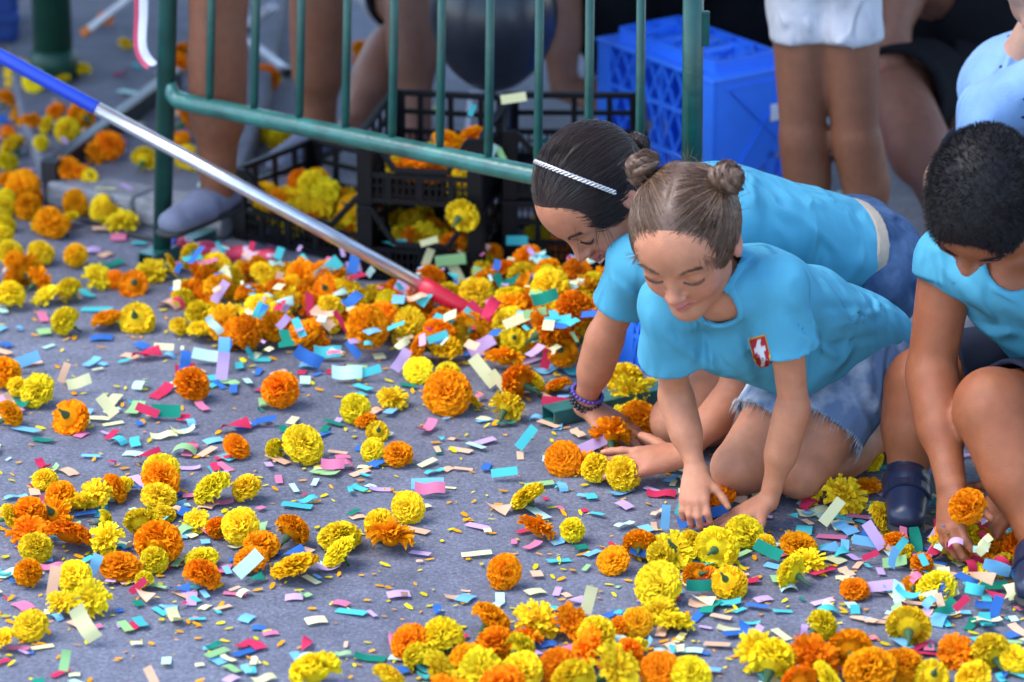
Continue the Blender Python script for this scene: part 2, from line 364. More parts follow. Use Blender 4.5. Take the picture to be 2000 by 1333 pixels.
M_BLUE = mat('blue_plastic', (0.035, 0.20, 0.85), 0.35, 0.45, 0.10, 12)
M_WHITE = mat('white_sticker', (0.75, 0.75, 0.78), 0.5)
def blue_crate(fl, fr, h, depth, label, z0=0.0, sticker=True):
    ex = fr - fl; w = float(np.linalg.norm(ex[:2])); ex = ex / np.linalg.norm(ex)
    r = crate_frame(np.array([fl[0], fl[1], z0 + 0.001]), ex, 'blue_crate', label, 'blue plastic crates')
    d = depth
    # posts
    for x in (0, w):
        for y in (0, d):
            sx = 1 if x == 0 else -1; sy = 1 if y == 0 else -1
            mb = MB(); mb.box((x + sx * 0.022, y + sy * 0.004, h / 2), (0.022, 0.004, h / 2)); mb.box((x + sx * 0.004, y + sy * 0.026, h / 2), (0.004, 0.0175, h / 2 - 0.001))
            mb.build('corner_post', M_BLUE, r, bevel=0.002)
    # lipped top deck: outer shelf, raised inner ring, ribs, two grips
    mb = MB(); s = 0.035
    mb.box((w / 2, s / 2, h + 0.004), (w / 2 + 0.004, s / 2 + 0.004, 0.004)); mb.box((w / 2, d - s / 2, h + 0.004), (w / 2 + 0.004, s / 2 + 0.004, 0.004))
    mb.box((s / 2, d / 2, h + 0.0035), (s / 2 + 0.004, d / 2 - s - 0.004, 0.004)); mb.box((w - s / 2, d / 2, h + 0.0035), (s / 2 + 0.004, d / 2 - s - 0.004, 0.004))
    mb.build('top_lip', M_BLUE, r, bevel=0.002)
    mb = MB(); i0 = 0.036; zt = h + 0.034
    for a, b in (((i0, i0), (w - i0, i0)), ((i0, d - i0), (w - i0, d - i0)), ((i0, i0), (i0, d - i0)), ((w - i0, i0), (w - i0, d - i0))):
        mb.bar((*a, h + 0.02), (*b, h + 0.02), 0.006, 0.030)
    j0 = 0.072
    for a, b in (((j0, j0), (w - j0, j0)), ((j0, d - j0), (w - j0, d - j0)), ((j0, j0), (j0, d - j0)), ((w - j0, j0), (w - j0, d - j0))):
        mb.bar((*a, h + 0.016), (*b, h + 0.016), 0.005, 0.028)
    mb.build('raised_ring', M_BLUE, r)
    mb = MB(); k = 9
    for i in range(k):
        for (ya, yb) in ((i0, j0), (d - i0, d - j0)):
            x0 = i0 + (w - 2 * i0) * i / k; x1 = i0 + (w - 2 * i0) * (i + 1) / k
            mb.bar((x0 if i % 2 else x1, ya, h + 0.026), (x1 if i % 2 else x0, yb, h + 0.026), 0.004, 0.016)
    for i in range(5):
        for (xa, xb) in ((i0, j0), (w - i0, w - j0)):
            y0 = i0 + (d - 2 * i0) * i / 5; y1 = i0 + (d - 2 * i0) * (i + 1) / 5
            mb.bar((xa, y0 if i % 2 else y1, h + 0.026), (xb, y1 if i % 2 else y0, h + 0.026), 0.004, 0.016)
    mb.build('rib', M_BLUE, r)
    mb = MB(); mb.bar((w * 0.36, j0, h + 0.018), (w * 0.36, d - j0, h + 0.018), 0.034, 0.024); mb.bar((w * 0.64, j0, h + 0.018), (w * 0.64, d - j0, h + 0.018), 0.034, 0.024)
    mb.build('grip', M_BLUE, r, bevel=0.006)
    mb = MB()
    for i in range(9): mb.tube([(w * 0.43 + w * 0.014 * i, d * 0.5, h + 0.026), (w * 0.43 + w * 0.014 * i, d - j0, h + 0.026)], 0.006, 8)
    mb.build('grip_ridges', M_BLUE, r, True)
    # lattice walls (front and back)
    for y in (0.004, d - 0.004):
        mb = MB(); n = 7; x0, x1 = 0.040, w - 0.040
        for i in range(n + 1):
            x = x0 + (x1 - x0) * i / n
            if 0 < i < n and i % 2 == 0: mb.bar((x, y, 0.01), (x, y, h - 0.002), 0.008, 0.004, up=(1, 0, 0))
        for zb, zt2 in ((0.006, h * 0.36), (h * 0.36, h * 0.70), (h * 0.70, h)):
            for i in range(n):
                xa = x0 + (x1 - x0) * i / n; xb = x0 + (x1 - x0) * (i + 1) / n
                mb.bar((xa, y, zb), (xb, y, zt2), 0.005, 0.0055, up=(0, 1, 0)); mb.bar((xb, y + 0.0015, zb), (xa, y + 0.0015, zt2), 0.005, 0.0055, up=(0, 1, 0))
        for z in (0.006, h * 0.36, h * 0.70): mb.bar((0.03, y, z), (w - 0.03, y, z), 0.006, 0.009)
        mb.build('lattice_wall', M_BLUE, r)
    # end walls: solid upper panel cut to a slant, ribs, a lower rail
    for x in (0.004, w - 0.004):
        v = []; y0, y1 = 0.03, d - 0.03
        prof = [(y0, h), (y1, h), (y1, h * 0.42), (y0 + (y1 - y0) * 0.72, h * 0.34), (y0 + (y1 - y0) * 0.12, h * 0.10), (y0, h * 0.10)]
        for xx in (x - 0.003, x + 0.003): v += [(xx, a, b) for a, b in prof]
        n = len(prof); mb = MB(); mb.add(v, [tuple(range(n)), tuple(range(2 * n - 1, n - 1, -1))] + [(i, i + n, (i + 1) % n + n, (i + 1) % n) for i in range(n)])
        mb.build('end_panel', M_BLUE, r)
        mb = MB(); sg = 1 if x > w / 2 else -1
        for a, b in (((y0, h * 0.15), (y1, h * 0.92)), ((y0 + 0.02, h * 0.92), (y1 - 0.02, h * 0.48)), ((y0, h * 0.94), (y1, h * 0.94))):
            mb.bar((x + sg * 0.005, *a), (x + sg * 0.005, *b), 0.006, 0.005, up=(0, 0, 1))
        mb.bar((x, d * 0.70, 0.004), (x, d * 0.70, h * 0.4), 0.02, 0.006, up=(1, 0, 0))
        mb.bar((x, 0.03, 0.006), (x, d - 0.03, 0.006), 0.007, 0.01)
        mb.build('end_rib', M_BLUE, r)
    mb = MB(); mb.box((w / 2, d / 2, 0.004), (w / 2 - 0.01, d / 2 - 0.01, 0.003)); mb.build('base', M_BLUE, r)
    if sticker:
        mb = MB(); mb.box((w + 0.003, d * 0.74, h * 0.70), (0.0015, 0.017, 0.019)); mb.build('sticker', M_WHITE, r)
    return r
bfl, bfr = G(1167, 81, 0.30), G(1393, 166, 0.30)
bcr = blue_crate(bfl, bfr, 0.30, 0.235, 'tall blue lattice crate standing upright behind the barrier post')
bcr2 = blue_crate(G(1203, 712), G(1330, 752), 0.19, 0.20, 'low blue crate on the asphalt under the bent girl', sticker=False)

# ------------------------------------------------------------------ pole, banner roll, tape, odds and ends
M_ALU = mat('brushed_aluminium', (0.62, 0.62, 0.66), 0.28, 0.5, 0.12, 40, metal=0.85)
M_POLEB = mat('blue_grip', (0.012, 0.05, 0.42), 0.35, 0.5)
M_RED = mat('red_rubber', (0.55, 0.010, 0.030), 0.4, 0.5, 0.1, 30)
pT, pM = G(948, 624, 0.045), G(318, 282, 0.36)
pe = nrm(pM - pT)
def along(px):  # point of the pole seen at photo column px
    a, b = 0.0, 3.0
    for _ in range(40):
        m_ = (a + b) / 2; q = pT + pe * m_; x = 1000 + F_PX * ((q - CAM) @ AX) / ((q - CAM) @ AF)
        if x > px: a = m_
        else: b = m_
    return pT + pe * a
pole = empty('broom_pole', pT); tag(pole, 'long aluminium pole with blue grip and red tip over the flower heap', 'pole')
def ppart(mb, n, m):
    o = mb.build(n, m, pole, True); o.matrix_parent_inverse = Matrix.Translation(-Vector(pT))
A1, A2 = along(835), along(186)
ppart(MB().tube([A1, A2], 0.0135, 20), 'shaft', M_ALU)
ppart(MB().tube([A2 - pe * 0.004, A2, pT + pe * 1.75], [0.0135, 0.0142, 0.0142], 20), 'grip', M_POLEB)
ppart(MB().tube([pT, pT + pe * 0.01, A1 - pe * 0.02, A1 + pe * 0.012, A1 + pe * 0.013], [0.010, 0.014, 0.0175, 0.0185, 0.0140], 18), 'red_tip', M_RED)

M_PINK = mat('pink_paper', (0.80, 0.22, 0.30), 0.6, 0.3, 0.3, 60)
def stripe_mat():
    m = mat('red_white_stripe', (0.7, 0.05, 0.1), 0.5); nt = m.node_tree; N = nt.nodes; L = nt.links
    w = N.new('ShaderNodeTexNoise'); w.inputs['Scale'].default_value = 24; tc = N.new('ShaderNodeTexCoord'); L.new(tc.outputs['Object'], w.inputs['Vector'])
    cr = N.new('ShaderNodeValToRGB'); cr.color_ramp.interpolation = 'CONSTANT'
    cr.color_ramp.elements[0].color = (0.68, 0.03, 0.08, 1); cr.color_ramp.elements[1].position = 0.52; cr.color_ramp.elements[1].color = (0.85, 0.55, 0.62, 1)
    L.new(w.outputs['Fac'], cr.inputs[0]); L.new(cr.outputs[0], N['Principled BSDF'].inputs['Base Color']); return m
M_STR = stripe_mat()
q0, q1 = G(338, 480, 0.022), G(540, 508, 0.022)
roll = empty('banner_roll', q0); tag(roll, 'crumpled red and white paper banner roll beside the barrier post', 'banner')
pts = [q0 + (q1 - q0) * t + np.array([0, 0, 0.003 * math.sin(t * 21)]) for t in np.linspace(0.06, 1, 14)]
o = MB().tube(pts, [0.018 + 0.002 * math.sin(i * 2.3) for i in range(14)], 14).build('paper', M_STR, roll, True); o.matrix_parent_inverse = Matrix.Translation(-Vector(q0))
o = MB().tube([q0, q0 + (q1 - q0) * 0.055], 0.017, 14).build('end_cap', M_POLEB, roll, True); o.matrix_parent_inverse = Matrix.Translation(-Vector(q0))

# hanging tape, tied high on the left post
tp = [at_y(262, -160, BL0[1]), at_y(276, 0, BL0[1] - 0.01), at_y(272, 55, BL0[1] - 0.01), at_y(270, 98, BL0[1] - 0.015), at_y(285, 122, BL0[1] - 0.02), at_y(297, 132, BL0[1] - 0.03)]
tp = [BL0 + dL * 0.92 + np.array([-0.021, -0.01, 0])] + tp
M_TAPW = mat('white_tape', (0.72, 0.70, 0.78), 0.5); M_TAPR = mat('red_tape', (0.62, 0.06, 0.12), 0.5)
tape = empty('barrier_tape', tp[0]); tag(tape, 'torn red and white tape hanging beside the barrier post', 'tape')
for nm, m_, s0, s1 in (('white_band', M_TAPW, -0.002, 0.017), ('red_band', M_TAPR, -0.012, -0.002)):
    v = []; f = []
    for i, p in enumerate(tp):
        tw = np.array([1, 0.35 * math.sin(i * 1.3), 0.12 * (i - 2)]); tw = nrm(tw)
        v += [p + tw * s0, p + tw * s1]
        if i: f.append((2 * i - 2, 2 * i - 1, 2 * i + 1, 2 * i))
    o = link(nm, mesh_from(nm, v, f, m_, True), tape); o.matrix_parent_inverse = Matrix.Translation(-Vector(tp[0]))
    sm = o.modifiers.new('subdivision', 'SUBSURF'); sm.levels = sm.render_levels = 2
    so = o.modifiers.new('solidify', 'SOLIDIFY'); so.thickness = 0.0006

M_DKGREEN = mat('dark_green_paint', (0.010, 0.055, 0.035), 0.45, 0.4, 0.2, 20)
gp = G(106, 150, SLAB_Z)
lp = empty('lamp_post', gp); tag(lp, 'thick dark green lamp post rising from the pavement', 'post')
MB().tube([(0, 0, 0), (0, 0, 2.6)], 0.047, 24).build('shaft', M_DKGREEN, lp, True)
MB().tube([(0, 0, 0), (0, 0, 0.05), (0, 0, 0.07)], [0.058, 0.058, 0.049], 24).build('base_collar', M_DKGREEN, lp, True)
M_DKBLUE = mat('dark_blue_plastic', (0.012, 0.045, 0.20), 0.45, 0.4, 0.15, 8)
bp = G(10, 90, SLAB_Z)
bn = empty('blue_bin', bp, 0.2); tag(bn, 'dark blue plastic bin behind the lamp post', 'bin')
MB().box((-0.16, 0.16, 0.25), (0.2, 0.15, 0.25)).build('body', M_DKBLUE, bn, bevel=0.02)
MB().box((-0.16, 0.16, 0.515), (0.215, 0.165, 0.018)).build('lid', M_DKBLUE, bn, bevel=0.012)
MB().box((-0.16, 0.005, 0.07), (0.2, 0.010, 0.012)).build('band', M_DKBLUE, bn, bevel=0.004)

M_BLKM = mat('black_metal', (0.015, 0.015, 0.018), 0.35, 0.5)
M_GREYM = mat('grey_metal', (0.42, 0.42, 0.47), 0.35, 0.5, metal=0.4)
def bar_thing(name, label, a, b, w, t, m, cat, tip=None):
    r = empty(name, a); tag(r, label, cat)
    o = MB().bar(a, b, w, t).build('shaft', m, r, bevel=0.004); o.matrix_parent_inverse = Matrix.Translation(-Vector(a))
    mb = MB(); d = nrm(b - a); mb.bar(a - d * 0.012, a + d * 0.02, w * 1.25, t * 1.2)
    o = mb.build('end_cap', tip or M_BLKM, r, bevel=0.003); o.matrix_parent_inverse = Matrix.Translation(-Vector(a))
    return r
bar_thing('folding_frame_leg', 'long black flat metal leg lying across the pavement edge', G(98, 335, SLAB_Z + 0.024), G(345, 150, SLAB_Z + 0.026), 0.03, 0.045, M_BLKM, 'metal leg')
bar_thing('white_rod', 'short white rod with orange tip behind the lamp post', G(168, 62, SLAB_Z + 0.05), G(258, -8, SLAB_Z + 0.16), 0.017, 0.017, mat('white_paint', (0.7, 0.7, 0.74), 0.4), 'rod', mat('orange_tip', (0.7, 0.2, 0.03), 0.5))
bar_thing('grey_strut', 'grey metal strut slanting behind the standing bare legs', G(762, 72, 0.10), G(690, -10, 0.20), 0.016, 0.016, M_GREYM, 'strut')
bar_thing('grey_strut', 'grey metal strut lying between the standing bare legs', G(560, 140, SLAB_Z + 0.02), G(488, 82, SLAB_Z + 0.02), 0.018, 0.018, M_GREYM, 'strut')
bar_thing('black_strut', 'black strut with pale top edge behind the bare legs', G(478, 55, 0.09), G(535, 12, 0.16), 0.026, 0.022, M_GREYM, 'strut')
cb = [G(90, 345, SLAB_Z + 0.004), G(84, 372, SLAB_Z * 0.9), G(92, 398, 0.02), G(112, 412, 0.006), G(160, 428, 0.006), G(230, 452, 0.006), G(300, 468, 0.006), G(345, 476, 0.006)]
tag(MB().tube(cb, 0.0055, 8).build('black_cable', M_BLKM, None, True), 'black rubber cable dropping over the pavement edge', 'cable')
# dark balloon with its white ribbon
M_BALL = mat('balloon_rubber', (0.020, 0.022, 0.030), 0.30, 0.5)
bc = at_y(964, 28, 8.15); br = 126 / PXM(bc)
bl = empty('balloon', bc); tag(bl, 'dark grey party balloon tied with white ribbon', 'balloon')
v = []; f = []
nu, nv = 32, 24
for i in range(nv + 1):
    a = math.pi * i / nv
    rr = math.sin(a) * br; zz = math.cos(a) * br * 1.12
    if zz < 0: rr *= 1 - 0.10 * (zz / br) ** 2; zz *= 1.10
    for j in range(nu): v.append((rr * math.cos(2 * math.pi * j / nu), rr * math.sin(2 * math.pi * j / nu), zz))
f = [(i * nu + j, (i + 1) * nu + j, (i + 1) * nu + (j + 1) % nu, i * nu + (j + 1) % nu) for i in range(nv) for j in range(nu)]
o = link('balloon_skin', mesh_from('balloon_skin', v, f, M_BALL, True), bl)
kz = -br * 1.232
o = MB().tube([(0, 0, kz + 0.004), (0, 0, kz - 0.006), (0, 0, kz - 0.014)], [0.004, 0.005, 0.010], 10).build('knot', M_BALL, bl, True)
rb = [np.array([-0.055 + 0.004 * math.sin(i), -0.01, kz - 0.004 - i * 0.018]) + np.array([0.055 if i == 0 else 0.02 * 0, 0, 0]) for i in range(6)]
o = MB().bar(rb[1] + np.array([0.0, 0, 0.02]), rb[5], 0.009, 0.001, up=(0, 1, 0)).bar((0, 0, kz - 0.003), rb[1] + np.array([0, 0, 0.02]), 0.008, 0.001, up=(0, 1, 0)).build('ribbon', M_TAPW, bl)

# ------------------------------------------------------------------ awning added above the view to shade the far pavement
M_CANV = mat('awning_canvas', (0.10, 0.12, 0.20), 0.8, 0.2, 0.1, 6); M_CANW = mat('awning_white_canvas', (0.45, 0.45, 0.48), 0.8, 0.2, 0.1, 6)
aw = empty('added_awning', (0, 12.2, 0)); tag(aw, 'added striped awning on posts, out of view, shading the far pavement', 'awning')
for i in range(14):
    x0 = -3.5 + i * 0.5
    mb = MB(); mb.add([(x0, -4.7, 2.25), (x0 + .497, -4.7, 2.25), (x0 + .497, 0, 3.1), (x0, 0, 3.1), (x0, -4.7, 2.262), (x0 + .497, -4.7, 2.262), (x0 + .497, 0, 3.112), (x0, 0, 3.112)], [(3, 2, 1, 0), (4, 5, 6, 7), (0, 1, 5, 4), (1, 2, 6, 5), (2, 3, 7, 6), (3, 0, 4, 7)])
    mb.build('canvas_stripe', M_CANV if i % 2 else M_CANW, aw)
for x in (-3.45, 3.45):
    for y, h in ((-4.65, 2.245), (-.05, 3.085)): MB().tube([(x, y, 0), (x, y, h)], .03, 12).build('post', M_DKGREEN, aw, True)
# ------------------------------------------------------------------ marigolds
M_PET = {'y': petal_mat('yellow_petals', (1.0, 0.735, 0.022)), 'o': petal_mat('orange_petals', (1.0, 0.335, 0.008)), 'a': petal_mat('amber_petals', (1.0, 0.50, 0.012))}
M_CALYX = mat('green_calyx', (0.045, 0.10, 0.035), 0.6, 0.3, 0.3, 60)
def petal_head(seed, n, cover, loose, flat, lowpoly=False):
    """unit-radius flower head, face to +z: crinkled petals in a golden-angle spiral round a hidden core"""
    r = random.Random(seed); V = []; Fc = []; Cc = []
    # core
    k0 = 0.62 if not loose else 0.45
    nu, nv = (7, 4) if lowpoly else (10, 6)
    for i in range(nv + 1):
        a = math.pi * i / nv
        for j in range(nu):
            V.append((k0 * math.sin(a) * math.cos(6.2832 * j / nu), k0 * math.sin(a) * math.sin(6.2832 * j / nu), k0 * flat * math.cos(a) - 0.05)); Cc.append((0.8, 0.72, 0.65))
    Fc += [(i * nu + j, (i + 1) * nu + j, (i + 1) * nu + (j + 1) % nu) for i in range(nv) for j in range(nu)]
    Fc += [(i * nu + j, (i + 1) * nu + (j + 1) % nu, i * nu + (j + 1) % nu) for i in range(nv) for j in range(nu)]
    for i in range(n):
        t = (i + 0.5) / n
        pol = math.acos(1 - t * (1 - math.cos(cover))) + r.uniform(-.06, .06)
        az = i * 2.399963 + r.uniform(-.25, .25)
        d = np.array([math.sin(pol) * math.cos(az), math.sin(pol) * math.sin(az), math.cos(pol) * flat])
        tz = np.array([math.cos(pol) * math.cos(az), math.cos(pol) * math.sin(az), -math.sin(pol)])   # towards the rim
        s = np.cross(d, tz); s /= max(np.linalg.norm(s), 1e-6)
        R0 = r.uniform(0.90, 1.06) + (r.uniform(-0.25, 0.25) if loose else 0)
        w = r.uniform(0.21, 0.30) * (0.8 if loose else 1.0); roll = r.uniform(-.9, .9)
        s2 = s * math.cos(roll) + tz * math.sin(roll); t2 = np.cross(d, s2)
        lean = r.uniform(-0.05, 0.22)
        tint = r.uniform(0.84, 1.10); b = len(V)
        base = d * 0.42
        mid = d * (R0 * 0.80) + tz * lean * 0.4
        tip = d * R0 + tz * lean
        ru = [r.uniform(-0.07, 0.07) for _ in range(5)]
        pts = [base - s2 * w * 0.25, base + s2 * w * 0.25,
               mid - s2 * w * 0.85 + t2 * ru[0], mid + t2 * (0.05 + ru[1]), mid + s2 * w * 0.85 + t2 * ru[2],
               tip - s2 * w + t2 * (0.08 + ru[3]), tip - s2 * w * 0.35 - t2 * 0.05 - d * 0.03, tip + s2 * w * 0.35 + t2 * 0.05 + d * 0.02, tip + s2 * w - t2 * (0.06 + ru[4]) - d * 0.04]
        V += [tuple(p) for p in pts]
        g = 0.90 * tint
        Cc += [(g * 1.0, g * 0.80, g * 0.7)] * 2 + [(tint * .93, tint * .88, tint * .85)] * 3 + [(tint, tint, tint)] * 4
        Fc += [(b, b + 3, b + 2), (b, b + 1, b + 3), (b + 1, b + 4, b + 3), (b + 2, b + 6, b + 5), (b + 2, b + 3, b + 6), (b + 3, b + 7, b + 6), (b + 3, b + 4, b + 7), (b + 4, b + 8, b + 7)]
    return np.array(V), np.array(Fc), np.array(Cc)
HEADS = [petal_head(1, 210, 2.05, 0, 0.92), petal_head(2, 190, 1.85, 0, 0.80), petal_head(3, 220, 2.2, 0, 1.0), petal_head(4, 80, 1.65, 1, 0.75), petal_head(5, 175, 1.75, 0, 0.7), petal_head(6, 95, 1.9, 1, 0.9), petal_head(7, 120, 2.0, 1, 0.6), petal_head(8, 200, 1.6, 0, 0.62)]
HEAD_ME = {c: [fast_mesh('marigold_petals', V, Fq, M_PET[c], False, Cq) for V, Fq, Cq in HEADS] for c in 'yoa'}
def calyx_mesh(k):
    r = random.Random(k); mb = MB()
    L = r.uniform(0.5, 0.9); bx, by = r.uniform(-.15, .15), r.uniform(-.15, .15)
    mb.tube([(0, 0, -0.30), (0, 0, -0.52), (bx * .3, by * .3, -0.80), (bx * .6, by * .6, -0.98), (bx, by, -0.98 - L * 0.6)], [0.22, 0.23, 0.17, 0.085, 0.065], 9)
    for i in range(6):
        a = i * 1.047; mb.bar((0.19 * math.cos(a), 0.19 * math.sin(a), -0.42), (0.34 * math.cos(a), 0.34 * math.sin(a), -0.12), 0.12, 0.025, up=(math.cos(a), math.sin(a), 0.5))
    me = mesh_from('calyx', mb.v, mb.f, M_CALYX, True); return me
CALYX = [calyx_mesh(k) for k in range(4)]
COLN = {'y': 'yellow', 'o': 'orange', 'a': 'amber'}
FLOWERS = []
FLATK = [.92, .80, 1.0, .75, .70, .90, .60, .62]
def marigold(pos, rad, c, where, face=None, shape=None, ground=None):
    """face: direction the open side looks at"""
    if face is None:
        u = rng.random()
        if u < 0.84:
            az = rng.uniform(0, 6.283); po = rng.uniform(0.05, 1.25); face = (math.sin(po) * math.cos(az), math.sin(po) * math.sin(az) - 0.25, math.cos(po)); st = 'face up'
        elif u < 0.96:
            az = rng.uniform(0.3, 2.84); face = (math.cos(az), math.sin(az), rng.uniform(-0.1, 0.5)); st = 'on its side'
        else: face = (rng.uniform(-.5, .5), 0.7, -0.7); st = 'upside down'
    else:
        st = 'face up' if face[2] > 0.3 else ('on its side' if face[2] > -0.35 else 'upside down')
    q = Vector(nrm(face)).to_track_quat('Z', 'Y'); q = q @ __import__('mathutils').Quaternion((0, 0, 1), rng.uniform(0, 6.283))
    k = shape if shape is not None else rng.choice([0, 0, 1, 1, 2, 2, 3, 4, 5, 6, 7, 7])
    o = link('marigold', HEAD_ME[c][k])
    o.rotation_mode = 'QUATERNION'; o.rotation_quaternion = q; o.location = tuple(pos)
    s = rad * 1.13; o.scale = (s * rng.uniform(.94, 1.06), s * rng.uniform(.94, 1.06), s * (rng.uniform(.86, 1.04) if rng.random() > .18 else rng.uniform(.55, .75)))
    rag = k in (3, 5, 6)
    tag(o, 'marigold', 'marigold'); o['look'] = (COLN[c], ('small ' if rad < .0225 else 'large ' if rad > .031 else '') + ('ragged ' if rag else ''), st, where)
    fz = float(nrm(face)[2]); side = math.sqrt(max(0, 1 - fz * fz))
    if ground is not None: o.location.z = ground + s * max(.42, .62 * FLATK[k] * o.scale[2] / s * max(fz, 0) + .84 * side, .80 * max(-fz, 0))
    cxi = rng.randrange(4)
    if fz < .80: link('calyx', CALYX[cxi], o)     # pressed into the ground under blooms that lie face up
    FLOWERS.append(o); return o
def on_ground(px, py, dia, c, where='on the open asphalt', z=0.0, **k):
    s = PXM(G(px, py, 0.03)); r = min(max(dia / s / 2, 0.013), 0.044)
    p = G(px, py, z + r * 0.72); return marigold(p, r, c, where, ground=z, **k)
YO = 'near the lamp post'
for a in [(12,200,38,'o'),(45,225,45,'o'),(62,245,42,'o'),(110,218,36,'o'),(92,250,32,'y'),(160,232,50,'o'),(132,265,46,'y'),(80,285,28,'y'),(25,290,48,'y'),(12,320,44,'y'),(15,270,36,'o'),(212,292,56,'o'),(190,304,40,'o'),(136,330,56,'o'),(158,336,42,'o'),(175,346,30,'y'),(283,318,48,'y'),(158,137,34,'y'),(40,158,50,'y'),(66,165,40,'y'),(122,156,24,'y'),(245,88,26,'y'),(205,38,28,'o'),(355,103,40,'o'),(350,130,34,'o'),(370,240,55,'o'),(352,268,36,'o'),(402,255,26,'y'),(362,312,42,'y'),(345,292,40,'o'),(378,320,36,'y')]:
    on_ground(*a, YO, SLAB_Z if G(a[0], a[1])[1] > 0 and a[0] > 60 else 0.0)
for a in [(520,160,50,'o'),(540,150,42,'y'),(510,130,34,'o'),(705,100,34,'o'),(705,130,30,'o'),(515,260,46,'y'),(552,262,50,'y'),(545,282,40,'y'),(500,245,30,'o'),(625,300,36,'y')]:
    on_ground(*a, 'between the standing bare legs', 0.0)
for a in [(45,375,60,'o'),(15,365,44,'o'),(55,410,48,'o'),(72,382,40,'o'),(10,412,40,'y'),(12,395,34,'y'),(150,405,50,'o'),(196,415,52,'y'),(238,432,54,'y'),(216,424,40,'y'),(132,430,42,'y'),(95,442,56,'o'),(114,450,46,'o'),(75,440,34,'y'),(10,440,40,'y'),(20,502,44,'y'),(5,470,40,'y'),(80,500,50,'y'),(148,508,42,'a'),(46,542,68,'o'),(75,558,50,'o'),(20,585,56,'y'),(90,578,50,'y'),(135,575,46,'y'),(30,520,40,'o'),(190,548,46,'y'),(225,552,34,'o'),(260,556,52,'o'),(300,527,54,'y')]:
    on_ground(*a, 'gathered in front of the kerb')
OA = 'on the open asphalt'
for a in [(128,637,52,'y'),(210,625,54,'o'),(268,624,62,'y'),(8,735,60,'o'),(35,760,38,'y'),(73,772,62,'y'),(20,815,52,'o'),(138,818,66,'o'),(375,760,66,'o'),(548,773,66,'o'),(817,728,50,'y'),(768,777,54,'y'),(873,780,80,'o'),(925,790,30,'y'),(694,808,54,'y'),(715,822,40,'o'),(737,845,40,'y'),(728,885,44,'y'),(778,892,52,'o'),(462,877,50,'o'),(538,882,40,'y'),(592,877,74,'y'),(88,938,46,'y'),(1030,975,66,'y'),(1047,1037,58,'o'),(1118,1044,44,'y'),(1250,1073,62,'o'),(1198,1098,60,'o'),(985,1127,62,'o'),(797,1000,58,'y'),(763,1053,78,'o'),(742,1036,56,'y'),(663,1046,76,'y'),(662,1085,66,'y'),(415,960,70,'y'),(482,960,56,'y')]:
    on_ground(*a, OA)
CL = 'in the loose cluster'
for a in [(315,948,68,'o'),(315,928,66,'y'),(310,972,60,'y'),(225,962,54,'o'),(238,952,44,'y'),(185,970,60,'y'),(118,976,56,'o'),(158,988,50,'y'),(20,1015,46,'y'),(58,1008,60,'o'),(56,1042,70,'o'),(135,1048,80,'o'),(105,1005,60,'o'),(70,1078,58,'y'),(208,1062,56,'y'),(205,1025,46,'y'),(280,1032,66,'y'),(310,1075,80,'o'),(235,1105,70,'o'),(302,1100,50,'y'),(320,1000,44,'y'),(385,1022,46,'y'),(425,1038,40,'o'),(470,1040,66,'y'),(510,1065,62,'o'),(572,1045,66,'o'),(575,1100,90,'a'),(490,1095,60,'o'),(395,1088,60,'y'),(395,1130,66,'o'),(55,1130,50,'o'),(145,1130,60,'y'),(175,1180,66,'y'),(120,1182,50,'y'),(60,1228,60,'y'),(10,1255,46,'y'),(282,1140,36,'y')]:
    on_ground(*a, CL)
BB = 'in the thick bank of blooms'
for a in [(960,1215,76,'o'),(1050,1220,74,'y'),(1030,1245,50,'o'),(1115,1225,66,'o'),(1165,1248,66,'y'),(1210,1232,40,'o'),(1245,1225,56,'a'),(1225,1262,66,'y'),(1290,1190,66,'y'),(1320,1215,60,'y'),(1285,1150,84,'y'),(800,1262,70,'o'),(865,1260,70,'y'),(815,1292,50,'y'),(920,1290,80,'o'),(970,1265,70,'o'),(1012,1275,60,'y'),(860,1318,80,'y'),(940,1325,80,'y'),(1020,1322,70,'y'),(1090,1312,70,'o'),(1150,1282,70,'o'),(1200,1324,90,'y'),(1228,1288,60,'o'),(1290,1322,70,'o'),(1350,1322,80,'y'),(615,1318,90,'y'),(760,1332,60,'y'),(1120,1345,80,'y'),(980,1352,80,'o'),(880,1352,70,'o')]:
    on_ground(*a, BB)
for a in [(1480,1285,70,'y'),(1510,1302,88,'y'),(1590,1300,88,'o'),(1660,1280,80,'o'),(1700,1312,96,'o'),(1762,1308,70,'o'),(1870,1280,60,'o'),(1820,1322,60,'y'),(1935,1285,66,'y'),(1978,1292,60,'y'),(1620,1340,80,'y'),(1560,1345,70,'o'),(1900,1340,70,'y')]:
    on_ground(*a, BB)
HN = "near the children's hands"
on_ground(1312, 1078, 72, 'y', HN, face=(0.1, 0.5, -0.8))
for a in [(1400,1078,78,'y'),(1352,1072,56,'y'),(1455,1045,66,'y'),(1290,1094,50,'y'),(1425,1140,64,'y'),(1360,1127,50,'o'),(1382,1132,40,'o'),(1560,1060,70,'o'),(1580,1095,56,'y'),(1545,1128,62,'y'),(1495,1070,36,'y'),(1650,978,70,'y'),(1720,1020,56,'y'),(1670,1150,54,'o'),(1605,1232,56,'y'),(1830,1148,74,'y'),(1785,1150,40,'o'),(1745,1060,50,'o'),(1980,1080,60,'o'),(1992,1102,50,'o'),(1960,1112,46,'y'),(1560,952,56,'o'),(1585,972,50,'y'),(1640,920,54,'o'),(1692,945,50,'o'),(1700,902,50,'y'),(1605,938,40,'o')]:
    on_ground(*a, HN)
on_ground(1775, 1235, 78, 'y', HN, face=(0.1, 0.75, 0.15))
GH = 'gathered beside the bracelet hand'
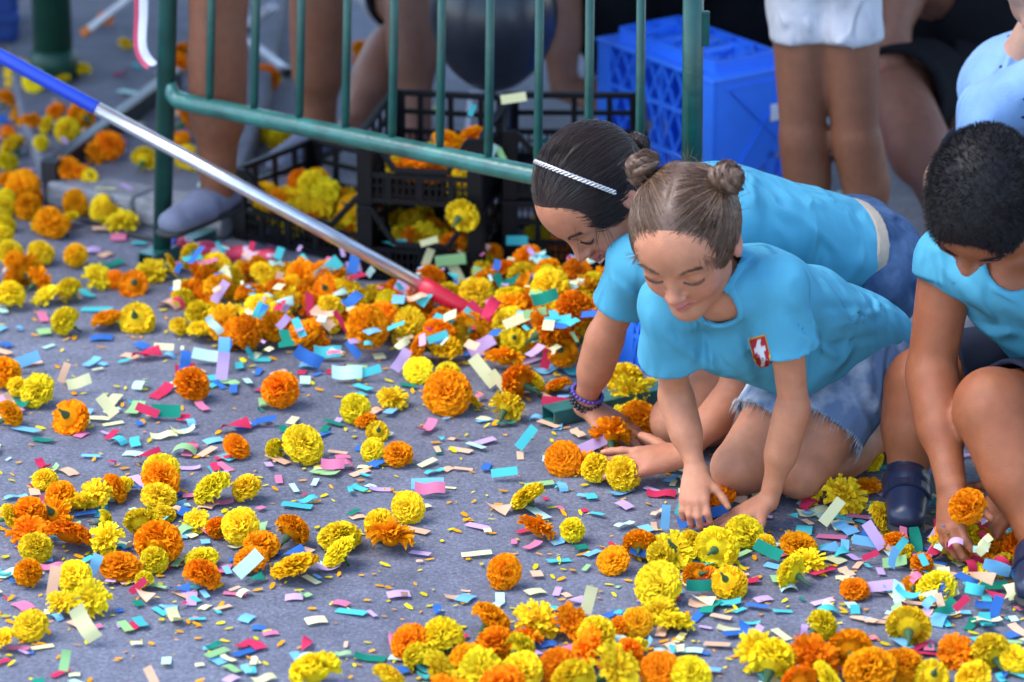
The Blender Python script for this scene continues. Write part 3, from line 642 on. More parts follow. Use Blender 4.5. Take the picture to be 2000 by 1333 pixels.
for a in [(1100,905,62,'o'),(1140,905,50,'o'),(1165,925,54,'y'),(1217,935,62,'y'),(1252,830,70,'o'),(1193,865,68,'o'),(1300,857,44,'o'),(1218,815,40,'y'),(1220,748,62,'y'),(1230,777,60,'y'),(1282,762,50,'y'),(1304,768,40,'y')]:
    on_ground(*a, GH)
# the big heap below the crates
def heap_z(px, py):
    front = 700 - 55 * max(0, min(1, (480 - px) / 150)) + 20 * max(0, min(1, (px - 900) / 200))
    z = max(0, min(1, (front - py) / 110)) * 0.035
    return z + 0.07 * math.exp(-((px - 1110) / 100) ** 2 - ((py - 585) / 80) ** 2)
HP = 'in the heap below the crates'
for a in [(372,507,48,'y'),(335,522,40,'y'),(392,640,50,'y'),(350,640,36,'y'),(438,640,64,'a'),(455,652,56,'o'),(482,660,60,'o'),(465,625,50,'y'),(527,647,58,'o'),(557,640,44,'o'),(495,578,60,'o'),(593,650,56,'o'),(612,640,40,'o'),(718,652,82,'o'),(690,637,40,'y'),(640,640,40,'y'),(875,730,46,'y'),(985,705,60,'o'),(1012,757,66,'o'),(1045,750,44,'y'),(1090,755,46,'o'),(990,805,56,'y'),(842,548,54,'o'),(1000,580,60,'y'),(800,640,56,'y'),(860,650,60,'o'),(880,570,44,'y'),(1075,575,64,'y'),(1130,545,60,'o'),(1165,600,60,'o'),(1120,610,66,'o'),(1150,655,56,'y'),(1040,560,56,'o'),(1100,690,52,'o'),(1160,560,50,'y'),(1070,655,78,'o')]:
    on_ground(*a, HP, heap_z(a[0], a[1]))
_tries = 0; _placed = [(o.location.copy(), o.scale[0]) for o in FLOWERS]
while len([1 for o in FLOWERS if o['look'][3] == HP]) < 74 and _tries < 6000:
    _tries += 1
    px, py = rng.uniform(340, 1190), rng.uniform(492, 690)
    lo = 500 + 0.10 * (px - 340) if px < 700 else (555 if px < 930 else 480)
    if py < lo or py > 690 - 60 * max(0, (450 - px) / 110) or (px < 480 and py > 560 and rng.random() < .6): continue
    if (700 < px < 930 and py < 560) or (px > 1060 and py < 530): continue
    r = rng.uniform(0.020, 0.034); z = heap_z(px, py)
    p = G(px, py, z + r * 0.9)
    if any((Vector(p) - q).length < (r + s) * 0.78 for q, s in _placed): continue
    marigold(p, r, rng.choice('yyyooooa'), HP); _placed.append((Vector(p), r))
# flowers inside the crates
def fill(root, w, d, h0, n, where):
    M = Matrix.Translation(root.location) @ Matrix.Rotation(root.rotation_euler[2], 4, 'Z'); got = []
    for _ in range(900):
        if len(got) >= n: break
        r = rng.uniform(0.022, 0.031); x = rng.uniform(r + .015, w - r - .015); y = rng.uniform(r + .015, d - r - .015)
        if rng.random() < 0.55: y = r + 0.016
        z = rng.uniform(r + 0.012, h0 * (0.75 + 0.5 * y / d))
        p = M @ Vector((x, y, z))
        if any((p - q).length < (r + s) * 0.80 for q, s in got): continue
        got.append((p, r)); marigold(p, r, rng.choice('yoooya') if z < 0.1 else rng.choice('yyyo'), where)
fill(crate1, 0.36, 0.27, 0.13, 20, 'inside the lone black crate')
fill(crate2, 0.265, 0.34, 0.11, 6, 'inside the lower stacked crate')
fill(crate3, 0.262, 0.33, 0.10, 7, 'inside the upper stacked crate')
fill(crate4, 0.30, 0.30, 0.10, 4, 'inside the crate beside the stack')
# one caught on the crate slats by its stalk
cq = G(903, 421, 0.24)
marigold(at_y(903, 421, C2b[1] - 0.035), 0.031, 'y', 'caught on the stacked crates', face=(0.35, 0.6, 0.1), shape=1)
# packed blooms deep in the heap and in the crates that nobody could count
V, Fq, Cq = petal_head(11, 34, 2.0, 0, 0.9, True)
def joined(name, spots, m, label, parent=None):
    vs = []; fs = []; cs = []; b = 0
    for p, r in spots:
        R_ = np.array(Vector((rng.uniform(-1, 1), rng.uniform(-1, 1), rng.uniform(-.2, 1))).to_track_quat('Z', 'Y').to_matrix())
        vs.append((V * r) @ R_.T + np.asarray(p)); fs.append(Fq + b); cs.append(Cq * rng.uniform(.85, 1.05)); b += len(V)
    o = link(name, fast_mesh(name, np.concatenate(vs), np.concatenate(fs), m, False, np.concatenate(cs)), parent)
    return tag(o, label, 'flower heap', kind='stuff')
for c, nm in (('y', 'yellow'), ('o', 'orange')):
    sp = []
    while len(sp) < 70:
        px, py = rng.uniform(350, 1180), rng.uniform(505, 685)
        lo = 505 + 0.10 * (px - 340) if px < 700 else (565 if px < 930 else 500)
        if py < lo or py > 672 - 60 * max(0, (450 - px) / 110) or (px > 1060 and py < 535): continue
        r = rng.uniform(.022, .028); sp.append((G(px, py, max(0, heap_z(px, py) - 0.012) + r * .6), r))
    for root, w, d, h0, n in ((crate1, .36, .27, .09, 22), (crate2, .265, .34, .08, 14), (crate3, .262, .33, .06, 10), (crate4, .30, .30, .07, 10)):
        M = Matrix.Translation(root.location) @ Matrix.Rotation(root.rotation_euler[2], 4, 'Z')
        for _ in range(n):
            r = .026; sp.append((M @ Vector((rng.uniform(.045, w - .045), rng.uniform(.045, d - .045), rng.uniform(.04, h0))), r))
    joined('packed_marigolds', sp, M_PET[c], f'{nm} blooms packed deep in the heap and crates')

# ------------------------------------------------------------------ paper confetti
CONF = {'turquoise': (0.08, 0.50, 0.50), 'sky blue': (0.20, 0.50, 0.74), 'royal blue': (0.05, 0.17, 0.50), 'crimson': (0.62, 0.04, 0.10), 'hot pink': (0.74, 0.20, 0.32), 'lilac': (0.66, 0.44, 0.70), 'pale yellow': (0.76, 0.72, 0.38), 'peach': (0.80, 0.48, 0.30), 'mint': (0.52, 0.76, 0.64), 'dark green': (0.02, 0.26, 0.17), 'leaf green': (0.33, 0.58, 0.24)}
def paper_mat(n, c):
    m = bpy.data.materials.new('paper_' + n.replace(' ', '_')); m.use_nodes = True; nt = m.node_tree; N = nt.nodes; L = nt.links; N.remove(N['Principled BSDF'])
    oi = N.new('ShaderNodeObjectInfo'); hs = N.new('ShaderNodeHueSaturation'); hs.inputs['Color'].default_value = (*c, 1)
    r2 = N.new('ShaderNodeMapRange'); r2.inputs[3].default_value = 0.82; r2.inputs[4].default_value = 1.12; L.new(oi.outputs['Random'], r2.inputs[0]); L.new(r2.outputs[0], hs.inputs['Value'])
    d = N.new('ShaderNodeBsdfDiffuse'); t = N.new('ShaderNodeBsdfTranslucent'); s = N.new('ShaderNodeMixShader'); s.inputs[0].default_value = 0.15
    for q in (d, t): L.new(hs.outputs[0], q.inputs[0])
    L.new(d.outputs[0], s.inputs[1]); L.new(t.outputs[0], s.inputs[2]); L.new(s.outputs[0], N['Material Output'].inputs[0]); return m
M_CONF = {n: paper_mat(n, c) for n, c in CONF.items()}
def paper_shape(k):
    """strip along x, unit length, width along y; k picks how it is bent"""
    r = random.Random(100 + k); nx = 7; v = []
    L, W = 1.0, r.uniform(0.34, 0.48)
    for i in range(nx):
        s = (i / (nx - 1) - 0.5) * L
        for j in range(3):
            y = (j - 1) * W / 2
            if k == 0: q = (s, y, 0.03 * math.sin(3 * s + y))                              # nearly flat
            elif k == 1: q = (s * .96, y, 0.10 * (4 * s * s) * (1 if s > 0 else 0.15))      # one end lifted
            elif k == 2: q = (math.sin(s * 1.9) / 1.9, y, (1 - math.cos(s * 1.9)) / 1.9)    # curled up
            elif k == 3: q = (math.sin(s * 2.2) / 2.2, y, 0.22 - (1 - math.cos(s * 2.2)) / 2.2)  # arched
            elif k == 4: a = s * 1.3; q = (s, y * math.cos(a), y * math.sin(a) + 0.04)        # twisted
            elif k == 5: q = (s if s < 0.05 else 0.05 + (s - 0.05) * .45, y + (0.1 * s), 0 if s < 0.05 else (s - 0.05) * .85)  # folded
            elif k == 6: q = (s, y + 0.18 * s * s, 0.05 * math.sin(7 * s) + 0.03 * j)         # wavy
            else: q = (s * .7, y * 1.3, 0.02 * math.cos(5 * s))                                # short flat
            v.append(q)
    f = []
    for i in range(nx - 1):
        for j in range(2): a = i * 3 + j; f.append((a, a + 3, a + 4, a + 1))
    v = np.array(v); v[:, 2] -= v[:, 2].min(); return v, f
SHP = [paper_shape(k) for k in range(8)]
SHN = ['lying flat', 'with one end lifted', 'curled at both ends', 'arched like a bridge', 'twisted', 'folded', 'wavy', 'short and flat']
CONF_ME = {}
NCONF = [0]; CONFS = []
def confetti(pos, length, c, k, rot, where, tilt=0.0, tdir=0.0, standing=False):
    key = (c, k)
    if key not in CONF_ME: CONF_ME[key] = mesh_from('confetti_strip', SHP[k][0], SHP[k][1], M_CONF[c], k in (2, 3, 4, 6))
    o = link('confetti_strip', CONF_ME[key]); o.location = tuple(pos); o.scale = (length,) * 3
    o.rotation_mode = 'QUATERNION'
    q = Matrix.Rotation(tdir, 3, 'Z') @ Matrix.Rotation(tilt, 3, 'X') @ Matrix.Rotation(-tdir + rot, 3, 'Z')
    o.rotation_quaternion = q.to_quaternion()
    st = 'standing on edge' if standing else SHN[k]
    tag(o, 'confetti', 'confetti'); o['look'] = (c, st, where); NCONF[0] += 1; CONFS.append(o)
    return o
CN = list(CONF)
# pieces that stand up or show large: (px, py, length px, colour, lean-to-viewer, spin in its plane)
for px, py, ln, c, tl, rt in [(48,705,62,'sky blue',1.2,.35),(155,748,48,'pale yellow',1.1,.3),(125,728,40,'peach',1.3,1.2),(210,793,52,'pale yellow',1.1,-.9),(362,708,44,'royal blue',1.3,1.4),(362,722,40,'crimson',1.0,.1),(437,690,62,'sky blue',1.35,1.5),(435,715,56,'lilac',1.35,1.45),(320,678,40,'pale yellow',.9,-.1),(402,694,56,'mint',.9,-.2),(325,803,60,'dark green',1.1,-.05),(288,802,48,'crimson',1.0,-.4),(602,700,58,'royal blue',1.0,-.5),(690,683,40,'royal blue',1.2,-.9),(640,690,54,'turquoise',.8,0),(678,730,60,'mint',1.0,0),(722,726,46,'turquoise',1.1,.3),(785,704,48,'lilac',1.3,1.0),(640,527,60,'turquoise',1.25,.7),(502,620,60,'turquoise',1.3,1.1),(795,565,50,'lilac',1.2,-.5),(630,622,54,'peach',1.2,-.8),(430,570,46,'lilac',1.2,1.0),(940,675,58,'lilac',1.2,.5),(945,725,70,'pale yellow',1.25,-.9),(975,745,50,'pale yellow',1.2,-.9),(1010,625,54,'pale yellow',1.1,.4),(1045,612,44,'leaf green',1.2,.2),(1090,628,52,'turquoise',.9,.1),(935,612,56,'crimson',1.1,-.8),(1065,583,50,'dark green',1.1,.3),(1085,785,54,'crimson',1.0,-.1),(1068,700,44,'crimson',1.3,1.3),(1028,855,52,'turquoise',1.2,.9),(985,923,52,'turquoise',.75,.1),(835,945,64,'sky blue',.8,0),(840,957,60,'hot pink',.5,0),(165,1220,74,'pale yellow',1.2,-1.0),(127,1290,44,'leaf green',1.3,1.4),(298,1325,50,'peach',1.2,-1.1),(185,1105,46,'sky blue',1.3,1.1),(105,1135,60,'peach',1.3,1.4),(485,1102,64,'mint',1.2,.75),(1150,1172,56,'pale yellow',1.25,1.3),(1300,1010,48,'sky blue',1.35,1.5),(1440,973,40,'peach',1.2,-.3),(1365,1145,50,'dark green',1.2,0),(1625,1000,60,'pale yellow',1.2,.9),(1692,1058,54,'sky blue',1.0,-.2),(1708,1046,60,'lilac',1.3,-1.0),(1700,1085,34,'crimson',1.0,.4),(1250,1080,40,'royal blue',.9,-.3),(1720,1145,60,'lilac',1.0,.1),(1500,1075,60,'dark green',.9,-.5),(1350,1015,56,'royal blue',1.0,.3),(1100,890,60,'hot pink',1.0,.3),(1160,868,60,'lilac',1.1,.4),(650,908,46,'hot pink',1.0,0),(270,1145,40,'crimson',1.2,.7),(845,215,26,'pale yellow',1.3,.6),(520,820,40,'royal blue',.5,.2),(1475,1240,44,'lilac',1.1,1.0),(1570,1235,30,'lilac',1.2,1.4)]:
    onheap = 480 < py < 640 and 340 < px < 1190
    p0 = G(px, py, 0.03); L = ln / PXM(p0)
    hz = heap_z(px, py) + 0.045 if onheap else 0.010 + 0.5 * L * abs(math.sin(tl)) * (0.35 + 0.65 * abs(math.sin(rt)))
    confetti(G(px, py, hz), L, c, rng.choice([0, 0, 1, 6]), rt, 'on the flower heap' if onheap else 'on the asphalt', tl * 0.92, 0.0, True)
# pieces caught on the stacked crates
for px, py, ln, c, rt in [(838,472,36,'pale yellow',.3),(836,503,38,'pale yellow',1.2),(880,508,60,'leaf green',.12),(890,530,56,'pale yellow',-1.1),(935,522,40,'sky blue',1.3),(1010,470,44,'turquoise',.0),(960,300,38,'mint',1.1),(980,305,34,'leaf green',-1.1),(1003,192,50,'pale yellow',.15),(922,215,26,'turquoise',1.2)]:
    p = at_y(px, py, C2b[1] - 0.022 if px < 925 else C4a[1] - 0.03); confetti(p, ln / PXM(p), c, rng.choice([0, 1]), rt, 'caught on the black crates', 1.35, 0.0, True)
# the rest: lie as they fell; the 300 that show largest are single pieces
rest = []
def dens(px, py):
    if py < 470: return 0.22 if px < 460 else 0.05
    d = 0.55
    if 480 < py < 700 and 330 < px < 1200: d = 0.9
    if py > 700: d = 0.62
    if px > 1250 and py > 930: d = 1.15
    if px < 420 and 860 < py < 1230: d = 1.0
    if 820 < py < 960 and px < 800: d = 0.9
    if 950 < py < 1250 and 640 < px < 1080: d = 0.32
    if 620 < py < 720 and px < 420: d = 0.35
    return d
while len(rest) < 1250:
    px, py = rng.uniform(-40, 2040), rng.uniform(110, 1345)
    if rng.random() > dens(px, py) / 1.4: continue
    rest.append((px, py, min(62, max(16, rng.gauss(40, 13))), rng.choices(CN, [16, 11, 9, 8, 8, 10, 13, 12, 12, 5, 4])[0]))
rest.sort(key=lambda a: -a[2] * (0.6 + a[1] / 1333))
loose = []
for i, (px, py, ln, c) in enumerate(rest):
    onheap = 480 < py < 690 and 340 < px < 1190
    p0 = G(px, py, 0.0); L = ln / PXM(p0) * (.78 if onheap else 1.05)
    z = (heap_z(px, py) + rng.uniform(0.03, 0.06)) if onheap else rng.uniform(0.002, 0.007)
    if p0[1] > 0 and 95 < px < 520 and py < 400 - 0: z += SLAB_Z
    k = rng.choices(range(8), [9, 4, 1, 1, 1.5, 1, 3, 6])[0]; rot = rng.uniform(0, 6.283)
    tl = rng.uniform(0.1, 0.9) if onheap else abs(rng.gauss(0, 0.05)); td = rng.uniform(-1.2, 1.2) if onheap else rng.uniform(0, 6.28)
    if not onheap: z += math.sin(tl) * L * 0.25
    if NCONF[0] < 300: confetti(G(px, py, z), L, c, k, rot, 'on the flower heap' if onheap else 'on the asphalt', tl, td)
    else: loose.append((G(px, py, z), L, c, k, rot, tl, td))
for c in CN:
    vs = []; fs = []; b = 0
    for p, L, cc, k, rot, tl, td in loose:
        if cc != c: continue
        q = np.array(Matrix.Rotation(td, 3, 'Z') @ Matrix.Rotation(tl, 3, 'X') @ Matrix.Rotation(-td + rot, 3, 'Z'))
        vs.append((SHP[k][0] * L) @ q.T + p); fs.append(np.array(SHP[k][1]) + b); b += len(SHP[k][0])
    if vs: tag(link('confetti_litter', fast_mesh('confetti_litter', np.concatenate(vs), np.concatenate(fs), M_CONF[c], False)), f'small {c} paper confetti scraps scattered over street and heap', 'confetti', kind='stuff')
# fallen single petals and crumbs
for c, nm, n in (('o', 'orange', 1100), ('y', 'yellow', 1000)):
    vs = []; fs = []; cs = []; b = 0
    for _ in range(n):
        px, py = rng.uniform(-30, 2030), rng.uniform(330, 1345)
        if rng.random() < 0.35: o = rng.choice(FLOWERS); p = np.array(o.location) + np.array([rng.gauss(0, .05), rng.gauss(0, .07), 0])
        else: p = G(px, py)
        if p[1] > 7.4: continue
        L = rng.uniform(.003, .011); a = rng.uniform(0, 6.283); ca, sa = math.cos(a), math.sin(a); w = L * rng.uniform(.3, .6); cu = rng.uniform(.1, .6) * L
        loc = [(-L, 0, .001), (-L * .2, -w, .001 + cu * .4), (-L * .2, w, .002), (L, -w * .7, .001 + cu), (L, w * .8, .002 + cu * .6)]
        vs.append(np.array([(p[0] + x * ca - y * sa, p[1] + x * sa + y * ca, 0.0015 + z) for x, y, z in loc])); fs.append(np.array([(0, 1, 2), (1, 3, 4), (1, 4, 2)]) + b); b += 5
        t = rng.uniform(.7, 1.05); cs.append(np.full((5, 3), t))
    tag(link('petal_litter', fast_mesh('petal_litter', np.concatenate(vs), np.concatenate(fs), M_PET[c], False, np.concatenate(cs))), f'loose {nm} marigold petals strewn over the asphalt', 'petals', kind='stuff')
# ------------------------------------------------------------------ distance-field modelling for bodies and clothes
class Rc:
    """tapered capsule a->b; opt. elliptical section: half-width s*r along axis n"""
    def __init__(s, a, b, ra, rb=None, n=None, f=1.0):
        s.a = np.asarray(a, np.float32); s.b = np.asarray(b, np.float32); s.ra = ra; s.rb = ra if rb is None else rb
        s.n = None if n is None else nrm(n).astype(np.float32); s.f = f
        m = max(s.ra, s.rb) * max(1.0, f); s.lo = np.minimum(s.a, s.b) - m; s.hi = np.maximum(s.a, s.b) + m
    def ev(s, P, lo=None, hi=None):
        ba = s.b - s.a; L = float(ba @ ba) + 1e-12; pa = P - s.a
        t = np.clip((pa @ ba) / L, 0, 1); v = pa - t[:, None] * ba
        if s.n is not None: v = v + np.outer(v @ s.n, s.n) * (1.0 / s.f - 1.0)
        d = np.sqrt(np.einsum('ij,ij->i', v, v)) - (s.ra + (s.rb - s.ra) * t)
        return d * (min(1.0, s.f) if s.f < 1 else 1.0)
class El:
    def __init__(s, c, r, M=None):
        s.c = np.asarray(c, np.float32); s.r = np.asarray(r, np.float32); s.M = np.eye(3, dtype=np.float32) if M is None else np.asarray(M, np.float32)
        m = float(s.r.max()); s.lo = s.c - m; s.hi = s.c + m
    def ev(s, P, lo=None, hi=None):
        q = (P - s.c) @ s.M; a = q / s.r; k0 = np.sqrt(np.einsum('ij,ij->i', a, a)) + 1e-9; b = a / s.r
        return k0 * (k0 - 1) / (np.sqrt(np.einsum('ij,ij->i', b, b)) + 1e-9)
class Half:
    """half space: inside where (p-c).n < 0, optional ragged edge"""
    def __init__(s, c, n, rag=None):
        s.c = np.asarray(c, np.float32); s.n = nrm(n).astype(np.float32); s.rag = rag; s.lo = np.full(3, -9.0); s.hi = np.full(3, 9.0)
    def ev(s, P, lo=None, hi=None):
        d = (P - s.c) @ s.n
        return d if s.rag is None else d + s.rag(P)
class Sh:
    """ordered list of (op, shape, k); op u union, s subtract, i intersect, d displace(function), h hollow(thickness)"""
    def __init__(s, items=None): s.it = []; s.lo = np.full(3, 9.0); s.hi = np.full(3, -9.0); [s.add(*i) for i in (items or [])]
    def add(s, op, pr, k=0.0):
        s.it.append((op, pr, k))
        if op == 'u': s.lo = np.minimum(s.lo, pr.lo); s.hi = np.maximum(s.hi, pr.hi)
        return s
    def u(s, pr, k=0.0): return s.add('u', pr, k)
    def s(s, pr, k=0.0): return s.add('s', pr, k)
    def i(s, pr, k=0.0): return s.add('i', pr, k)
    def ev(s, P, lo=None, hi=None):
        if lo is None: lo, hi = P.min(0), P.max(0)
        d = np.full(len(P), 9.0, np.float32)
        for op, pr, k in s.it:
            if op == 'd': d = d + pr(P); continue
            if op == 'h': d = np.maximum(d, -(d + k)); continue
            if op in 'us':
                gap = float(np.sqrt((np.maximum(0, np.maximum(pr.lo - hi, lo - pr.hi)) ** 2).sum()))
                if gap > k + 0.02:
                    if op == 'u': d = np.minimum(d, gap)
                    continue
            e = pr.ev(P, lo, hi)
            if op == 's': e = -e
            if op == 'u':
                if k <= 0: d = np.minimum(d, e)
                else: h = np.clip(.5 + .5 * (e - d) / k, 0, 1); d = e + (d - e) * h - k * h * (1 - h)
            else:
                if k <= 0: d = np.maximum(d, e)
                else: h = np.clip(.5 - .5 * (e - d) / k, 0, 1); d = e + (d - e) * h + k * h * (1 - h)
        return d
def surface(sh, vox, pad=0.012, lo=None, hi=None):
    """surface nets over the blocks that the surface crosses -> vertices, quads"""
    lo = (sh.lo if lo is None else np.asarray(lo)) - pad; hi = (sh.hi if hi is None else np.asarray(hi)) + pad
    B = 14; nb = np.ceil((hi - lo) / (vox * B)).astype(int); n = nb * B + 1
    D = np.full(n, 1.0, np.float32)
    g = np.stack(np.meshgrid(*[np.arange(k) for k in nb], indexing='ij'), -1).reshape(-1, 3)
    cen = (lo + (g * B + B / 2) * vox).astype(np.float32); half = B * vox / 2
    # coarse cull, in slabs of blocks so that far parts are skipped cheaply
    off = np.stack(np.meshgrid(*[np.arange(B + 1)] * 3, indexing='ij'), -1).reshape(-1, 3)
    keep = np.abs(sh.ev(cen)) < half * 1.74 * 1.45 + 0.008
    offv = (off * vox).astype(np.float32)
    for gi, c in zip(g[keep], cen[keep]):
        o = (c - half); d = sh.ev(offv + o, o, o + 2 * half)
        i0 = gi * B; D[i0[0]:i0[0] + B + 1, i0[1]:i0[1] + B + 1, i0[2]:i0[2] + B + 1] = d.reshape(B + 1, B + 1, B + 1)
    for gi, s_ in zip(g[~keep], sh.ev(cen[~keep]) if (~keep).any() else []):   # far blocks keep their sign
        if s_ < 0: i0 = gi * B; sub = D[i0[0]:i0[0] + B + 1, i0[1]:i0[1] + B + 1, i0[2]:i0[2] + B + 1]; sub[sub == 1.0] = -1.0
    I = D < 0; cnt = np.zeros(n - 1, np.int8)
    for dx in (0, 1):
        for dy in (0, 1):
            for dz in (0, 1): cnt += I[dx:n[0] - 1 + dx, dy:n[1] - 1 + dy, dz:n[2] - 1 + dz]
    act = np.argwhere((cnt > 0) & (cnt < 8)); idx = np.full(n - 1, -1, np.int64); idx[tuple(act.T)] = np.arange(len(act))
    acc = np.zeros((len(act), 3)); num = np.zeros(len(act))
    cor = [(a, b, c) for a in (0, 1) for b in (0, 1) for c in (0, 1)]
    for a in cor:
        for ax in range(3):
            if a[ax]: continue
            b = list(a); b[ax] = 1
            da = D[act[:, 0] + a[0], act[:, 1] + a[1], act[:, 2] + a[2]]; db = D[act[:, 0] + b[0], act[:, 1] + b[1], act[:, 2] + b[2]]
            m = (da < 0) != (db < 0); t = da[m] / (da[m] - db[m])
            p = np.tile(np.array(a, float), (m.sum(), 1)); p[:, ax] = t; acc[m] += p; num[m] += 1
    V = lo + (act + acc / num[:, None]) * vox
    Q = []
    for ax in range(3):
        o1, o2 = [i for i in range(3) if i != ax]
        sl = [slice(None)] * 3; sl[ax] = slice(0, n[ax] - 1); s2 = list(sl); s2[ax] = slice(1, n[ax])
        A = I[tuple(sl)]; Bm = I[tuple(s2)]; ed = np.argwhere(A != Bm)
        ed = ed[(ed[:, o1] > 0) & (ed[:, o2] > 0) & (ed[:, o1] < n[o1] - 1) & (ed[:, o2] < n[o2] - 1)]
        flip = A[tuple(ed.T)]
        def cell(d1, d2): e_ = ed.copy(); e_[:, o1] += d1; e_[:, o2] += d2; return idx[tuple(e_.T)]
        q = np.stack([cell(-1, -1), cell(0, -1), cell(0, 0), cell(-1, 0)], 1)
        if ax == 1: flip = ~flip
        q[~flip] = q[~flip][:, ::-1]; Q.append(q)
    return V, np.concatenate(Q)
def sdf_obj(name, sh, vox, m, parent=None, col=None, lo=None, hi=None, relax=1):
    V, Q = surface(sh, vox, lo=lo, hi=hi)
    for _ in range(relax):      # light smoothing, then back on the surface
        s = np.zeros_like(V); c = np.zeros(len(V))
        for i in range(4):
            np.add.at(s, Q[:, i], V[Q[:, (i + 1) % 4]] + V[Q[:, (i - 1) % 4]]); np.add.at(c, Q[:, i], 2)
        V = V * 0.5 + 0.5 * s / np.maximum(c, 1)[:, None]
    o = link(name, fast_mesh(name, V, Q, m, True, None if col is None else col(V)), parent); return o
def on_surface(sh, p, d, n=28):
    """walk from outside point p along d on to the surface"""
    p = np.array(p, float); d = nrm(d)
    for _ in range(n):
        e = float(sh.ev(p[None].astype(np.float32))[0]); p = p + d * e * 0.8
        if abs(e) < 2e-4: break
    return p
def strands(name, paths, r, m, parent=None, taper=True):
    """many thin three-sided hairs as one mesh; paths (n,k,3)"""
    Pth = np.asarray(paths, float); n, k, _ = Pth.shape
    T = np.gradient(Pth, axis=1); T /= np.linalg.norm(T, axis=2, keepdims=True) + 1e-9
    ref = np.array([0.31, 0.52, 0.79]); X = np.cross(T, ref); X /= np.linalg.norm(X, axis=2, keepdims=True) + 1e-9; Y = np.cross(T, X)
    rr = np.full(k, r); 
    if taper: rr = r * np.clip(np.minimum(np.linspace(0.6, 1.6, k), np.linspace(3.2, 0.25, k)), 0.2, 1)
    V = np.stack([Pth + (X * math.cos(a) + Y * math.sin(a)) * rr[None, :, None] for a in (0, 2.094, 4.189)], 2).reshape(-1, 3)
    b = (np.arange(n)[:, None, None] * k + np.arange(k - 1)[None, :, None]) * 3; j = np.arange(3)[None, None]; j2 = (j + 1) % 3
    Q = np.stack([b + j, b + j2, b + 3 + j2, b + 3 + j], -1).reshape(-1, 4)
    return link(name, fast_mesh(name, V, Q, m, True), parent)
def folds(lines):
    """cloth folds: soft ridges (amp>0) and creases (amp<0) along polylines (points, radius, amp), fading out at both ends"""
    L = [(np.asarray(p, np.float32), r, amp) for p, r, amp in lines]
    def f(P):
        d = np.zeros(len(P), np.float32); lo, hi = P.min(0), P.max(0)
        for p, r, amp in L:
            if np.any(p.min(0) - 3 * r > hi) or np.any(p.max(0) + 3 * r < lo): continue
            best = np.full(len(P), 9.0, np.float32); tt = np.zeros(len(P), np.float32); n = len(p) - 1
            for i in range(n):
                ba = p[i + 1] - p[i]; pa = P - p[i]; t = np.clip(pa @ ba / float(ba @ ba + 1e-9), 0, 1); v = pa - t[:, None] * ba; q = np.einsum('ij,ij->i', v, v)
                m = q < best; best[m] = q[m]; tt[m] = (i + t[m]) / n
            d -= max(amp, -.0045) * np.exp(-best / (r * r)) * np.sin(np.pi * np.clip(tt * .94 + .03, 0, 1))
        return d
    return f
def fold_on(sol, lst, dist, gain=1.5):
    """folds given in photo pixels, laid on the solid garment"""
    out = []
    for a, b, r, am in lst:
        pts = [on_surface(sol, CAM + ray(*(np.array(a) + (np.array(b) - np.array(a)) * t)) * dist, ray(*(np.array(a) + (np.array(b) - np.array(a)) * t)), 60) for t in np.linspace(0, 1, 6)]
        pts = [p for p in pts if abs(float(sol.ev(np.asarray(p, np.float32)[None])[0])) < .004]
        if len(pts) > 2: out.append((pts, r * .62, am * (gain * .72 if am > 0 else .8)))
    return folds(out)
def garment(torso, sleeves, disp, thick, holes):
    """torso: [(shape, k)]; sleeves: [(shape, cut point, direction)], each open at its cut; holes subtracted from the whole"""
    T = Sh(); [T.u(p, k) for p, k in torso]; [T.add('d', f) for f in disp]; T.add('h', None, thick); out = Sh([('u', T, 0)])
    for p, c, d in sleeves:
        S_ = Sh([('u', p, 0)]); [S_.add('d', f) for f in disp]; S_.add('h', None, thick); S_.s(cutter(c, d, .13, .16), .0008); out.u(S_, .012)
    for h_, k in holes: out.s(h_, k)
    return out
def solid(torso, sleeves):
    T = Sh(); [T.u(p, k) for p, k in torso]; [T.u(p, .02) for p, _, _ in sleeves]; return T
def collar(torso, sleeves, disp, hole, hole_big, m, parent, vox):
    """ribbed neckband: a slightly proud strip of the garment round the neck hole"""
    T = solid(torso, sleeves); [T.add('d', f) for f in disp]; T.add('d', lambda P: np.full(len(P), -.0022, np.float32)); T.add('h', None, .0075); T.i(hole_big, .001); T.s(hole, .002)
    return sdf_obj('collar', T, vox, m, parent)
def waves(seed, amp, freq, stretch=None):
    r = np.random.RandomState(seed); K = r.randn(7, 3) * freq
    if stretch is not None: n = nrm(stretch); K = K - np.outer(K @ n, n) * 0.8
    ph = r.rand(7) * 6.28; K = K.astype(np.float32)
    def f(P): return (np.sin(P @ K.T + ph).sum(1) * (amp / 3.0)).astype(np.float32)
    return f
MARKS = []
